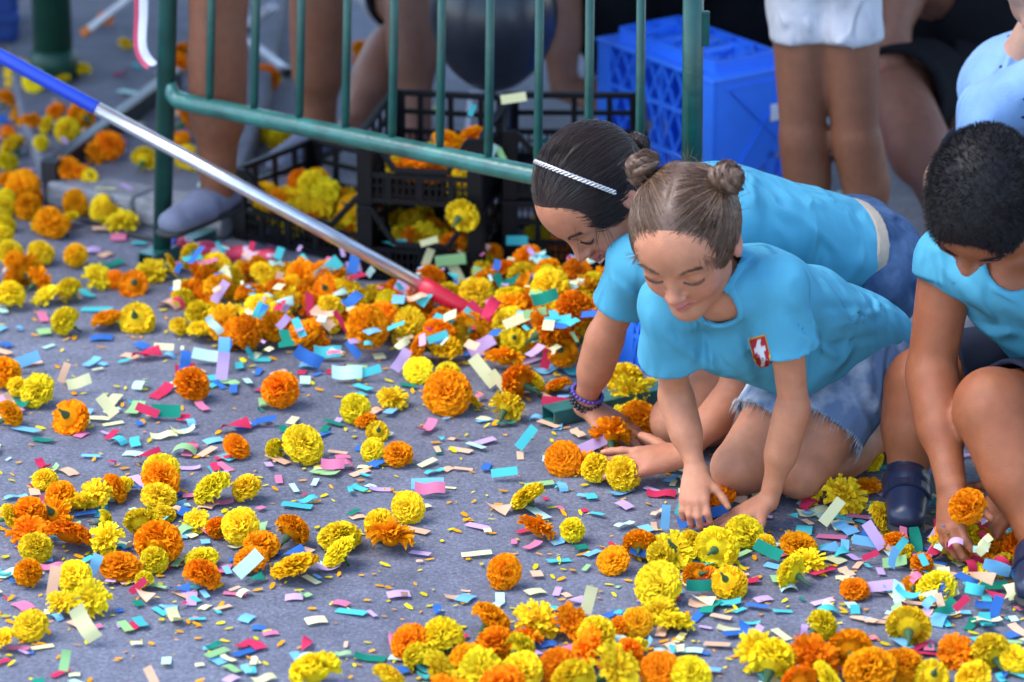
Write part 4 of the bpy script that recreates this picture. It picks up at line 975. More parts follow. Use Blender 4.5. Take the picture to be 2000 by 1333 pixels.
def hand(sh, w, d, n, th, L, curl=(0.2,) * 4, spread=0.12, tcurl=0.3, tout=0.75, k=0.006):
    """wrist w, finger direction d, back-of-hand normal n, th: direction of the thumb side, L wrist-to-fingertip length"""
    d = nrm(d); n = nrm(np.asarray(n) - d * (np.asarray(n) @ d)); s = np.cross(d, n); s = s if s @ np.asarray(th) > 0 else -s
    w = np.asarray(w, float); kn = []
    for i, (ly, lx) in enumerate(((0.50, 0.155), (0.525, 0.05), (0.505, -0.052), (0.465, -0.145))):
        q = w + d * (L * ly) + s * (L * lx) - n * (L * 0.015 * abs(i - 1.2)); kn.append(q)
        sh.u(Rc(w + d * L * 0.04 + s * L * lx * 0.55, q, L * 0.095, L * 0.066), 0.010)
    sh.u(Rc(w + d * L * 0.18 - n * L * 0.02, w + d * L * 0.40 - n * L * 0.025, L * 0.10, L * 0.10, s, 1.7), 0.010)
    for i, (q, fl) in enumerate(zip(kn, (0.43, 0.48, 0.445, 0.35))):
        a = (0.16 + 0 - i * 0.105) * (spread / 0.105); fd = nrm(d * math.cos(a) + s * math.sin(a)); c = 0.0; p = q; r = L * 0.058
        for seg, fr in ((0, 0.45), (1, 0.30), (2, 0.25)):
            c += curl[i] * (0.75 if seg == 0 else 1.1); dd = fd * math.cos(c) - n * math.sin(c); p2 = p + dd * L * fl * fr
            sh.u(Rc(p, p2, r, r * 0.90), 0.0035 if seg else 0.005); dn = nrm(n * math.cos(c) + fd * math.sin(c)); MARKS.append((p + dn * r * .8, r * .9, 'k'))
            if seg == 2: MARKS.append((p2 + dn * r * .75 - dd * r * .1, r * .62, 'n'))
            r *= 0.90; p = p2
    p = w + d * L * 0.14 + s * L * 0.11 - n * L * 0.02; td = nrm(d * (1 - tout * 0.55) + s * tout - n * 0.22); r = L * 0.075
    for seg, fl in ((0, 0.24), (1, 0.17), (2, 0.13)):
        p2 = p + td * L * fl; sh.u(Rc(p, p2, r, r * 0.86), 0.008 if seg == 0 else 0.004); r *= 0.86; p = p2
        td = nrm(td + (d * 0.45 - n * 0.35) * tcurl)
    return sh
class Head:
    """local axes: x to the figure's left, y out of the face, z up; S=1 is a 0.20 m head"""
    def __init__(s, c, u, f, S): 
        s.c = np.asarray(c, float); s.f = nrm(f); s.u = nrm(np.asarray(u) - s.f * (np.asarray(u) @ s.f)); s.x = np.cross(s.u, s.f); s.S = S
        s.M = np.stack([s.x, s.f, s.u], 1)
    def w(s, p): return s.c + s.M @ (np.asarray(p, float) * s.S)
    def l(s, P): return ((P - s.c) @ s.M) / s.S
    def el(s, c, r): return El(s.w(c), np.array(r) * s.S, s.M)
    def rc(s, a, b, ra, rb=None): return Rc(s.w(a), s.w(b), ra * s.S, (ra if rb is None else rb) * s.S)
    def cranium(s, g=0.0): return s.el((0, -.012, .022), (.073 + g, .090 + g, .080 + g))
    def build(s, sh, young=1.0):
        k = s.S
        sh.u(s.cranium(), 0.01); sh.u(s.el((0, .020, -.028), (.0545, .062, .072)), .03 * k); sh.u(s.el((0, .043, .032), (.056, .040, .046)), .03 * k)
        for x in (-1, 1):
            sh.u(s.rc((x * .039, .005, -.055), (x * .010, .056, -.086), .019, .014), .025 * k)
            sh.u(s.el((x * .032, .052, -.032), (.021, .020, .022)), .022 * k)
        sh.u(s.el((0, .064, -.087), (.017, .015, .014)), .018 * k)
        for x in (-1, 1):
            sh.s(s.el((x * .031, .090, .002), (.019, .014, .0105)), .012 * k)
            sh.u(s.el((x * .031, .0665, .000), (.0165, .0150, .0120)), .004 * k)
            sh.u(s.rc((x * .018, .078, .017), (x * .044, .066, .017), .006, .004), .010 * k)
        sh.u(s.rc((0, .078, .006), (0, .0955, -.026), .0065, .0090), .010 * k); sh.u(s.el((0, .0975, -.0285), (.0098, .0088, .0082)), .006 * k)
        for x in (-1, 1):
            sh.u(s.el((x * .0105, .0885, -.0315), (.0070, .0085, .0062)), .005 * k)
            sh.u(s.rc((x * .0215, .0745, -.0545), (0, .0865, -.0505), .0028, .0048), .006 * k); sh.u(s.rc((x * .018, .0745, -.0570), (0, .0850, -.0600), .0030, .0056), .006 * k)
            sh.u(s.el((x * .075, -.008, -.012), (.0075, .0165, .0270)), .007 * k); sh.s(s.el((x * .085, -.004, -.010), (.006, .009, .016)), .004 * k)
        sh.s(s.rc((-.020, .0815, -.0550), (.020, .0815, -.0550), .0016), .004 * k)
        return sh
    def paint(s, P, base, lip, flush):
        """skin colour for each vertex: lips, flushed cheeks, nose and ears"""
        q = s.l(P); C = np.tile(np.array(base, float), (len(P), 1)); 
        def mixin(w, c): nonlocal C; C = C * (1 - w[:, None]) + np.array(c) * w[:, None]
        near = np.exp(-((q ** 2).sum(1) / .15 ** 2) ** 4)
        for x in (-1, 1): mixin(.55 * near * np.exp(-((q[:, 0] - x * .040) ** 2 + (q[:, 1] - .06) ** 2 + (q[:, 2] + .032) ** 2) / .021 ** 2), flush)
        mixin(.5 * near * np.exp(-((q[:, 0]) ** 2 + (q[:, 1] - .1) ** 2 + (q[:, 2] + .03) ** 2) / .014 ** 2), flush)
        mixin(.5 * near * (np.abs(q[:, 0]) > .072) * (np.abs(q[:, 2] + .01) < .03) * (np.abs(q[:, 1]) < .03), flush)
        zc = -.0548 + .0
        w = near * np.exp(-(np.abs(q[:, 0]) / .0215) ** 4 - (np.abs(q[:, 2] - zc) / .0085) ** 4) * (q[:, 1] > .065); mixin(.85 * w, lip)
        w = near * np.exp(-(np.abs(q[:, 0]) / .022) ** 6 - ((q[:, 2] - zc) / .0016) ** 2) * (q[:, 1] > .065); mixin(.7 * w, np.array(lip) * .25)  # shade inside the mouth slit, painted as a dark line
        for x in (-1, 1):
            w = near * np.exp(-((q[:, 0] - x * .031) / .017) ** 4 - ((q[:, 2] - .012) / .006) ** 2) * (q[:, 1] > .05); mixin(.25 * w, np.array(base) * .55)
            w = near * np.exp(-((q[:, 0] - x * .0062) ** 2 + (q[:, 2] + .0375) ** 2) / .0028 ** 2) * (q[:, 1] > .08); mixin(.75 * w, np.array(base) * .22)  # dark of the nostril openings, put into the colour
        for p, r, kd in MARKS:     # reddish knuckles, pale nails
            d2 = ((P - p) ** 2).sum(1)
            if kd == 'k': mixin(.45 * np.exp(-d2 / (r * r)), np.array(flush) * .85)
            else: mixin(.75 * (d2 < r * r * 1.3), np.minimum(1, np.array(base) * 1.15 + np.array([.10, .08, .09])))
        MARKS.clear(); return C
    def brows(s, sh, m, parent, lift=0.0, thick=1.0):
        r = random.Random(4); pa = []; la = []
        for x in (-1, 1):
            for i in range(70):
                t = r.random(); a = np.array([x * (.014 + .032 * t), .115, .0195 + lift + .0055 * math.sin(t * 2.4) + r.uniform(-.0022, .0022) * thick]); 
                st = on_surface(sh, s.w(a), -s.f); e = st + s.M @ np.array([x * .008, -.001, .0016 * (1 - 2 * t)]) * s.S + s.f * .0008
                pa.append([st + s.f * .0004, (st + e) / 2 + s.f * .0010, e])
            for i in range(60):     # lashes along the lowered lid
                t = i / 59.0; a = np.array([x * (.0165 + .0300 * t), .115, -.0035 - .0060 * math.sin(t * 3.14)])
                st = on_surface(sh, s.w(a), -s.f); e = st + s.M @ np.array([x * .0020 * (t - .3), .0034, -.0034]) * s.S
                la.append([st - s.f * .0003, st * .5 + e * .5 + s.f * .0006, e])
            strands('eyebrow', pa, .00045, m, parent); strands('eyelash', la, .00036, m, parent); pa = []; la = []

# materials for people
def skin_mat(name):
    m = mat(name, (0.5, 0.3, 0.2), 0.46, 0.38, 0.13, 42, 0.22, 520, attr=True); nt = m.node_tree; N = nt.nodes; L = nt.links; p = N['Principled BSDF']
    src = p.inputs['Base Color'].links[0].from_socket; tc = N.new('ShaderNodeTexCoord'); n = N.new('ShaderNodeTexNoise'); n.inputs['Scale'].default_value = 17; n.inputs['Detail'].default_value = 4; L.new(tc.outputs['Object'], n.inputs['Vector'])
    mr = N.new('ShaderNodeMapRange'); mr.inputs[1].default_value = .42; mr.inputs[2].default_value = .72; mr.inputs[4].default_value = .32; L.new(n.outputs['Fac'], mr.inputs[0])
    mx = N.new('ShaderNodeMix'); mx.data_type = 'RGBA'; mx.blend_type = 'MULTIPLY'; mx.inputs[7].default_value = (1.04, .74, .66, 1); L.new(mr.outputs[0], mx.inputs[0]); L.new(src, mx.inputs[6]); L.new(mx.outputs[2], p.inputs['Base Color'])
    rn = N.new('ShaderNodeMapRange'); rn.inputs[3].default_value = .36; rn.inputs[4].default_value = .62; L.new(n.outputs['Fac'], rn.inputs[0]); L.new(rn.outputs[0], p.inputs['Roughness'])
    p.inputs['Subsurface Weight'].default_value = 0.12; p.inputs['Subsurface Radius'].default_value = (0.012, 0.005, 0.003); p.inputs['Subsurface Scale'].default_value = 0.6
    return m
M_SKIN = skin_mat('skin')
M_TEE = wrinkle(mat('turquoise_cotton', (0.075, 0.315, 0.435), 0.85, 0.15, 0.10, 9, 0.22, 700))
def denim_mat(name, a, b, sc, lo, hi):
    m = mat(name, a, 0.85, 0.15, 0.0, 1, 0.35, 900); nt = m.node_tree; N = nt.nodes; L = nt.links
    tc = N.new('ShaderNodeTexCoord'); n = N.new('ShaderNodeTexNoise'); n.inputs['Scale'].default_value = sc; n.inputs['Detail'].default_value = 5; L.new(tc.outputs['Object'], n.inputs['Vector'])
    cr = N.new('ShaderNodeValToRGB'); cr.color_ramp.elements[0].position = lo; cr.color_ramp.elements[0].color = (*a, 1); cr.color_ramp.elements[1].position = hi; cr.color_ramp.elements[1].color = (*b, 1)
    L.new(n.outputs['Fac'], cr.inputs[0]); L.new(cr.outputs[0], N['Principled BSDF'].inputs['Base Color']); return m
M_DENIM_L = wrinkle(denim_mat('bleached_denim', (0.13, 0.19, 0.30), (0.52, 0.57, 0.64), 15, 0.45, 0.70), 18, .8)
M_DENIM = wrinkle(denim_mat('blue_denim', (0.028, 0.060, 0.135), (0.085, 0.150, 0.265), 20, 0.35, 0.7), 18, .8)
M_NAVY = mat('dark_navy_cotton', (0.016, 0.020, 0.036), 0.85, 0.15, 0.15, 20, 0.2, 500)
M_BLACKC = mat('black_cotton', (0.008, 0.008, 0.010), 0.9, 0.1, 0.15, 20, 0.2, 500)
M_CREAM = wrinkle(mat('off_white_cotton', (0.52, 0.51, 0.53), 0.85, 0.15, 0.14, 14, 0.3, 300), 20, .8)
M_LBLUE = printed(wrinkle(mat('light_blue_cotton', (0.20, 0.34, 0.58), 0.85, 0.15, 0.10, 16, 0.2, 300), 11, .9, .03), (.03, .05, .14), 24, .13)
M_BELT = mat('beige_webbing', (0.40, 0.32, 0.24), 0.8, 0.2, 0.1, 60, 0.2, 600)
M_HAIR_B = mat('light_brown_hair', (0.115, 0.060, 0.034), 0.42, 0.4, 0.35, 160)
M_HAIR_D = mat('dark_brown_hair', (0.030, 0.017, 0.013), 0.40, 0.35, 0.3, 160)
M_HAIR_G = mat('golden_brown_hair', (0.24, 0.135, 0.075), 0.40, 0.4, 0.3, 160)
M_HAIR_K = mat('black_brown_hair', (0.010, 0.007, 0.007), 0.55, 0.25, 0.3, 200)
# ------------------------------------------------------------------ the people
def J(D): return {k: G(*v) for k, v in D.items()}
def lerp(a, b, t): return np.asarray(a) + (np.asarray(b) - np.asarray(a)) * t
def cutter(axis_pt, d, r, L=0.30, rag=None):
    """removes the garment beyond axis_pt in direction d, within radius r of the axis"""
    d = nrm(d); c = Sh([('u', Rc(axis_pt, axis_pt + d * L, r), 0)]); c.i(Half(axis_pt, -d, rag)); return c
def limb(sh, a, b, c, ra, rb, rc_, k=0.012, k2=None, bulge=1.08):
    """two-segment limb with a little muscle in each segment"""
    sh.u(Rc(a, b, ra, rb), k); sh.u(Rc(lerp(b, c, .0), c, rb, rc_), k2 if k2 is not None else k)
    sh.u(Rc(lerp(b, c, .15), lerp(b, c, .5), rb * .96, (rb * .55 + rc_ * .45) * bulge), .03)
SK_A, SK_B, SK_C = (0.49, 0.200, 0.104), (0.45, 0.176, 0.090), (0.29, 0.090, 0.034)
LIP, FLUSH = (0.52, 0.13, 0.12), (0.60, 0.21, 0.14)
def person(loc, label):
    r = empty('person', (loc[0], loc[1], 0)); tag(r, label, 'person'); return r
def adopt(root):
    for c in root.children: c.matrix_parent_inverse = Matrix.Translation(-root.location)
def crown_pt(H, d, g):
    d = nrm(d); r = np.array([.073 + g, .090 + g, .080 + g]); return np.array([0, -.012, .022]) + d / math.sqrt(((d / r) ** 2).sum())
def comb(H, n, target, g, region, seed, k=9, lift=.0035, gather=.008):
    """hairs lying on the head from the hairline towards a target direction"""
    r = random.Random(seed); out = []; t = nrm(np.asarray(target, float) - np.array([0, -.012, .022])); i = 0
    while len(out) < n and i < n * 60:
        i += 1; d = nrm([r.gauss(0, 1), r.gauss(0, 1), r.gauss(0, 1)])
        if not region(crown_pt(H, d, g)): continue
        om = math.acos(max(-1, min(1, d @ t)))
        if om < .12 or om > 2.95: continue
        te = nrm(t + np.array([r.gauss(0, gather), r.gauss(0, gather), r.gauss(0, gather)]) * 6); om = math.acos(max(-1, min(1, d @ te))); path = []
        lf = r.uniform(.0002, lift); wob = r.uniform(-.05, .05)
        for q in range(k):
            u = q / (k - 1) * min(1.0, r.uniform(.9, 1) if q == k - 1 else 1)
            dd = (math.sin((1 - u) * om) * d + math.sin(u * om) * te) / math.sin(om); dd = nrm(dd + np.cross(dd, te) * wob * math.sin(u * 3.14))
            path.append(H.w(crown_pt(H, dd, g + lf * math.sin(min(1, u * 3 + .15) * 1.57))))
        out.append(path)
    return out
def coil(sh, H, c, ax, R, r, turns, m, parent, seed, nstr=260, name='bun_strands'):
    """a twisted bun: tube wound round an axis, two layers, wrapped in strands"""
    ax = nrm(ax); x = nrm(np.cross(ax, (0.3, 0.8, 0.1))); y = np.cross(ax, x); c = np.asarray(c); rr = random.Random(seed); P = []
    N = int(turns * 12)
    for i in range(N + 1):
        t = i / N; a = t * turns * 6.283; rad = R * (1 - .55 * t); P.append(c + ax * (R * .95 * t - R * .35) + (x * math.cos(a) + y * math.sin(a)) * rad)
    for i in range(N):
        for h_ in (0, 3.1416):      # two plies twisted round each other
            def ply(q): T = nrm(P[min(N, q + 1)] - P[max(0, q - 1)]); u = nrm(np.cross(T, ax)); w = np.cross(T, u); a = q * .75 + h_; return P[q] + (u * math.cos(a) + w * math.sin(a)) * r * .50
            sh.u(Rc(ply(i), ply(i + 1), r * .62), .0008)
    sh.u(El(c - ax * R * .25, (R * .62,) * 3), .002); pa = []
    for s_ in range(nstr):
        i0 = rr.randrange(0, N - 8); off = rr.uniform(0, 6.283); tw = rr.uniform(1.5, 3.0); path = []
        for q in range(9):
            p = P[i0 + q]; T = nrm(P[min(N, i0 + q + 1)] - P[max(0, i0 + q - 1)]); u = nrm(np.cross(T, ax)); w = np.cross(T, u); a = off + tw * q / 8
            a = (i0 + q) * .75 + off; path.append(p + (u * math.cos(a) + w * math.sin(a)) * (r * 1.02 + rr.uniform(-.001, .0022)))
        pa.append(path)
    tag(strands(name, pa, .00055, m, parent), kind='stuff')
def crest(parent, sh, px, py, z, wpx, hpx, tilt):
    """embroidered shield: gold edge, red field, white beast"""
    n = 15; v = []; col = []; f = []; ids = {}
    for i in range(n):
        for j in range(n):
            a, b = i / (n - 1) * 2 - 1, j / (n - 1) * 2 - 1
            lim = 1.0 if b > -.1 else math.sqrt(max(0, 1 - ((b + .1) / .9) ** 2))
            if abs(a) > lim + .08: continue
            x, y = a * wpx / 2, b * hpx / 2; xx = x * math.cos(tilt) - y * math.sin(tilt); yy = x * math.sin(tilt) + y * math.cos(tilt)
            p0 = G(px + xx, py - yy, z) - ray(px, py) * 0.10; p = on_surface(sh, p0, ray(px + xx, py - yy), 60) - nrm(ray(px, py)) * .0012
            ids[i, j] = len(v); v.append(p)
            e = max(abs(a) / max(lim, .1), abs(b)); w = (abs(a + .1 * math.sin(b * 6)) < .38 - .22 * abs(b) and abs(b) < .72) or (abs(b - .25) < .12 and abs(a) < .6)
            col.append((.55, .36, .05) if e > .86 else ((.60, .57, .56) if w else (.36, .02, .025)))
    for (i, j), a in ids.items():
        q = [ids.get((i, j)), ids.get((i + 1, j)), ids.get((i + 1, j + 1)), ids.get((i, j + 1))]
        if None not in q: f.append(q)
    link('crest', fast_mesh('crest', np.array(v), np.array(f), mat('crest_thread', (1, 1, 1), .8, .15, attr=True), True, np.array(col)), parent)

# ---- younger girl, kneeling in front
def girl_front():
    j = J(dict(hip=(1665,665,.25),chest=(1455,578,.41),neck=(1412,528,.475),head=(1340,468,.550),shL=(1525,562,.455),elL=(1550,790,.235),wrL=(1502,978,.052),
      shR=(1300,603,.405),elR=(1318,768,.22),wrR=(1360,918,.105),hipL=(1690,712,.215),knL=(1562,922,.060),anL=(1740,842,.050),hipR=(1600,692,.235),knR=(1442,915,.066),anR=(1645,850,.05)))
    root = person(j['hip'], 'young girl with two hair buns in turquoise tee and frayed denim shorts, kneeling')
    lat = nrm(j['shL'] - j['shR']); sp = nrm(j['chest'] - j['hip']); up = np.array([0, 0, 1.0])
    H = Head(j['head'], cf(-.24, .62, .74), cf(-.27, -.75, .60), 1.12)
    body = Sh()
    body.u(Rc(j['hipL'], j['hipR'], .074), 0); body.u(Rc(j['hip'], j['chest'], .070, .074, lat, 1.25), .03); body.u(Rc(j['shR'], j['shL'], .040), .03)
    body.u(Rc(j['chest'] + sp * .03, H.w((0, -.025, -.045)), .040, .035), .02)
    limb(body, j['shL'], j['elL'], j['wrL'], .034, .0255, .0175); limb(body, j['shR'], j['elR'], j['wrR'], .034, .0255, .0175)
    for s_ in 'LR': limb(body, j['hip' + s_], j['kn' + s_], j['an' + s_], .068, .047, .028, .012, .004, 1.15); body.u(El(j['kn' + s_] + [0, -.006, .004], (.047, .047, .045)), .012)
    H.build(body)
    # hand pressed flat on the asphalt
    g = G(1390, 1036, .012); d = g - j['wrL']; d[2] = -.038
    hand(body, j['wrL'], d, up, (-.2, -1, 0.0), .128, (.10, .08, .08, .10), .17, .1, .75)
    # hand closing round blossoms
    hand(body, j['wrR'], cf(-.10, -.80, .55), cf(-.25, .45, .85), (1, -.2, -.3), .125, (.58, .60, .62, .62), .13, .5, .7)
    o = sdf_obj('body', body, .0030, M_SKIN, root, lambda P: H.paint(P, SK_A, LIP, FLUSH))
    H.brows(body, M_HAIR_B, root)
    # hair
    cap = Sh(); cap.u(H.cranium(.0075), 0); cap.u(H.el((0, -.045, -.03), (.068, .055, .055)), .02)
    cap.s(H.el((0, .105, -.032), (.064, .070, .097)), .006)
    for x in (-1, 1): cap.s(H.el((x * .082, .000, -.020), (.020, .022, .034)), .004)
    part = H.rc((0, .075, .099), (0, -.05, .117), .0035); cap.s(part, .004)
    bL, bR = np.array([.072, -.050, .088]), np.array([-.064, -.058, .096])
    reg = lambda q: (np.array([(q[0]) / .064, (q[1] - .105) / .070, (q[2] + .032) / .097]) ** 2).sum() > 1.02 and q[2] > -.07 and not (abs(q[0]) > .06 and abs(q[1]) < .022 and q[2] < .014)
    pa = comb(H, 1500, bL, .0080, lambda q: reg(q) and q[0] > .003, 1) + comb(H, 1500, bR, .0080, lambda q: reg(q) and q[0] < -.003, 2)
    coil(cap, H, H.w(bL), H.M @ np.array([.6, -.3, .7]), .022, .0125, 2.4, M_HAIR_B, root, 5); coil(cap, H, H.w(bR), H.M @ np.array([-.6, -.3, .7]), .023, .0125, 2.3, M_HAIR_B, root, 6)
    sdf_obj('hair', cap, .0030, M_HAIR_B, root); ho = [o_ for o_ in root.children if o_.name.startswith('hair')][-1]; tag(strands('hair_strands', pa[::3] + pa[1::3], .00060, M_HAIR_B, ho), kind='stuff'); tag(strands('hair_strands', pa[2::3], .00060, M_HAIR_G, ho), kind='stuff')
    rr = random.Random(3); fl = []
    for i in range(330):       # loose wisps round the face and the buns
        if i < 110: a = rr.choice((-1, 1)) * rr.uniform(.72, 1.0); st = H.w((.060 * a, .078 - .03 * a * a, .066 - .05 * a * a)); dr = H.M @ np.array([a * .5 + rr.gauss(0, .4), .5, -.4 + rr.gauss(0, .5)])
        elif i > 210: d_ = nrm([rr.gauss(0, 1), rr.gauss(0, .6) - .3, abs(rr.gauss(0, 1))]); st = H.w(crown_pt(H, d_, .008)); dr = H.M @ (d_ * .8 + np.array([rr.gauss(0, .8), -.6, rr.gauss(0, .8)]))
        else: b = bL if i % 2 else bR; st = H.w(b + np.array([rr.gauss(0, .012), rr.gauss(0, .012), rr.gauss(0, .012)])); dr = H.M @ np.array([rr.gauss(0, 1), rr.gauss(0, 1), rr.gauss(0, 1)])
        dr = nrm(dr); L = rr.uniform(.012, .034); cu = nrm(np.cross(dr, [rr.gauss(0, 1), rr.gauss(0, 1), rr.gauss(0, 1)])) * rr.uniform(-.5, .5)
        fl.append([st + dr * L * t + cu * L * t * t for t in np.linspace(0, 1, 6)])
    tag(strands('loose_hair', fl, .00038, M_HAIR_B, root), kind='stuff')
    # t-shirt
    e = lambda p, z: G(*p, z); sl = lerp(j['shL'], j['elL'], .50); sr = lerp(j['shR'], j['elR'], .55)
    torso = [(Rc(lerp(j['hip'], j['chest'], -.04), j['chest'], .086, .092, lat, 1.22), 0), (Rc(j['shR'] + up * .004, j['shL'] + up * .004, .050), .035), (Rc(e((1395, 672), .325), e((1560, 712), .255), .050, .062), .05), (Rc(j['chest'] + sp * .02, H.w((0, -.03, -.075)), .060, .048), .03)]
    slv = [(Rc(j['shL'] - lat * .012, lerp(j['shL'], j['elL'], .70), .050, .064), sl, j['elL'] - j['shL']), (Rc(j['shR'] + lat * .012, lerp(j['shR'], j['elR'], .76), .050, .068), sr, j['elR'] - j['shR'])]
    FD = [fold_on(solid(torso, slv), [((1535,575),(1605,650),.010,.007),((1590,515),(1665,645),.013,.008),((1640,555),(1705,655),.012,.006),((1560,690),(1730,655),.016,-.009),((1560,650),(1650,705),.011,.007),((1700,570),(1738,640),.011,.006),((1512,590),(1508,670),.010,-.008),
        ((1285,640),(1420,750),.013,.008),((1320,640),(1450,735),.012,-.007),((1480,690),(1580,738),.012,.007),((1440,655),(1475,755),.012,.006),((1540,610),(1600,680),.009,-.006),((1265,600),(1290,690),.010,.007),((1310,620),(1335,690),.009,-.006),((1590,470),(1700,560),.012,.005),((1600,600),(1690,600),.012,-.006),((1620,640),(1740,600),.011,.006),((1560,500),(1640,590),.012,-.006)], 5.6), waves(3, .0026, 30), waves(14, .0012, 75)]
    hole = Sh([('u', Rc(lerp(j['chest'], j['neck'], .75), H.w((0, .0, -.06)), .047, .060), 0), ('u', Rc(lerp(j['chest'], j['neck'], .8), G(1404, 612, .42), .044, .030), .004)])
    big = Sh([('u', Rc(lerp(j['chest'], j['neck'], .75), H.w((0, .0, -.06)), .060, .073), 0), ('u', Rc(lerp(j['chest'], j['neck'], .8), G(1404, 612, .42), .057, .043), .004)])
    tee = garment(torso, slv, FD, .0075, [(hole, .003), (Half(j['hip'] - sp * .052, sp, lambda P: .010 * np.sin(P @ np.array([40., 22, 30], np.float32))), 0)])
    to = sdf_obj('t_shirt', tee, .0036, M_TEE, root); collar(torso, slv, FD, hole, big, M_TEE, to, .0034)
    crest(to, tee, 1486, 690, .38, 34, 66, .25)
    # frayed denim shorts
    so = Sh(); so.u(Rc(j['hipL'], j['hipR'], .083), 0); so.u(Rc(j['hip'], lerp(j['hip'], j['chest'], .25), .080, .076, lat, 1.25), .02); hem = {}
    for s_, t in (('L', .62), ('R', .62)): so.u(Rc(j['hip' + s_], lerp(j['hip' + s_], j['kn' + s_], .9), .080, .070), .012); hem[s_] = lerp(j['hip' + s_], j['kn' + s_], t)
    so.add('d', waves(8, .0018, 55)); so.add('h', None, .0075); rg = waves(5, .0035, 260)
    for s_ in 'LR': so.s(cutter(hem[s_], j['kn' + s_] - j['hip' + s_], .10, .2, rg), 0)
    sdf_obj('shorts', so, .0036, M_DENIM_L, root)
    fr = []
    for s_ in 'LR':
        ax = nrm(j['kn' + s_] - j['hip' + s_]); x = nrm(np.cross(ax, up)); y = np.cross(ax, x)
        for i in range(260):
            a = rr.uniform(0, 6.283); p = hem[s_] + (x * math.cos(a) + y * math.sin(a)) * rr.uniform(.0725, .0765) - ax * .004; L = abs(rr.gauss(.006, .005)) + .004
            fr.append([p + ax * L * t * 1.2 + np.array([rr.gauss(0, .0006), rr.gauss(0, .0006), -L * .5 * t * t]) for t in np.linspace(0, 1, 4)])
    strands('frayed_threads', fr, .00045, M_CREAM, root)
    p = G(1678, 795, .14); strands('hanging_thread', [[p + np.array([.002 * math.sin(t * 7), -.004, -.066 * t]) for t in np.linspace(0, 1, 8)]], .0011, M_CREAM, root, False)
    shoe(root, j['anL'], nrm(np.array([.75, .60, .06])), (-.3, .3, .8), .19, M_SHOE_T); shoe(root, j['anR'], nrm(np.array([.72, .66, .04])), (-.3, .3, .8), .19, M_SHOE_T)
    adopt(root); return root
M_SHOE_T = mat('teal_white_canvas', (0.42, 0.58, 0.60), .7, .3, .4, 25); M_SOLE = mat('dark_rubber', (0.02, 0.022, 0.022), .7); M_SHOE_N = mat('navy_leather', (0.012, 0.018, 0.045), .35, .5, .15, 30); M_SOCK = mat('pale_sock', (.32, .30, .42), .9)
def shoe(root, an, d, sole_n, L, m, straps=False, sock=None):
    """d: heel to toe; sole_n: direction out of the instep (away from the sole)"""
    d = nrm(d); n = nrm(np.asarray(sole_n, float) - d * (np.asarray(sole_n) @ d)); s = np.cross(d, n); heel = np.asarray(an) - d * L * .16 - n * .018
    up_ = Sh(); up_.u(Rc(heel + n * .016, heel + d * L * .40 + n * .012, .031, .034), 0); up_.u(Rc(heel + d * L * .40 + n * .010, heel + d * L * .82 + n * .002, .034, .027, s, 1.25), .012); up_.u(Rc(an, an + n * .012 - d * .004, .034, .033), .015)
    up_.i(Half(heel - n * .013, -n), .003); sh_o = sdf_obj('shoe', up_, .0042, m, root)
    so = Sh(); so.u(Rc(heel - n * .016, heel + d * L * .84 - n * .016, .034, .034, n, .30), 0); sdf_obj('sole', so, .0045, M_SOLE, sh_o)
    if sock is not None: sc_ = Sh([('u', Rc(an + n * .004, an + n * .026, .034, .033), 0)]); sdf_obj('sock', sc_, .003, sock, root)
    if straps:
        for t in (.34, .54):
            mb = MB(); P = []
            for i in range(11):
                a = -1.45 + 2.9 * i / 10; c = heel + d * L * t + n * .006; P.append(c + s * math.sin(a) * .0385 * 1.08 + n * math.cos(a) * (.037 - .010 * (t - .34)))
            for i in range(10): mb.bar(P[i], P[i + 1], .026, .004, up=nrm(P[i] - (heel + d * L * t)))
            mb.build('strap', m, sh_o)

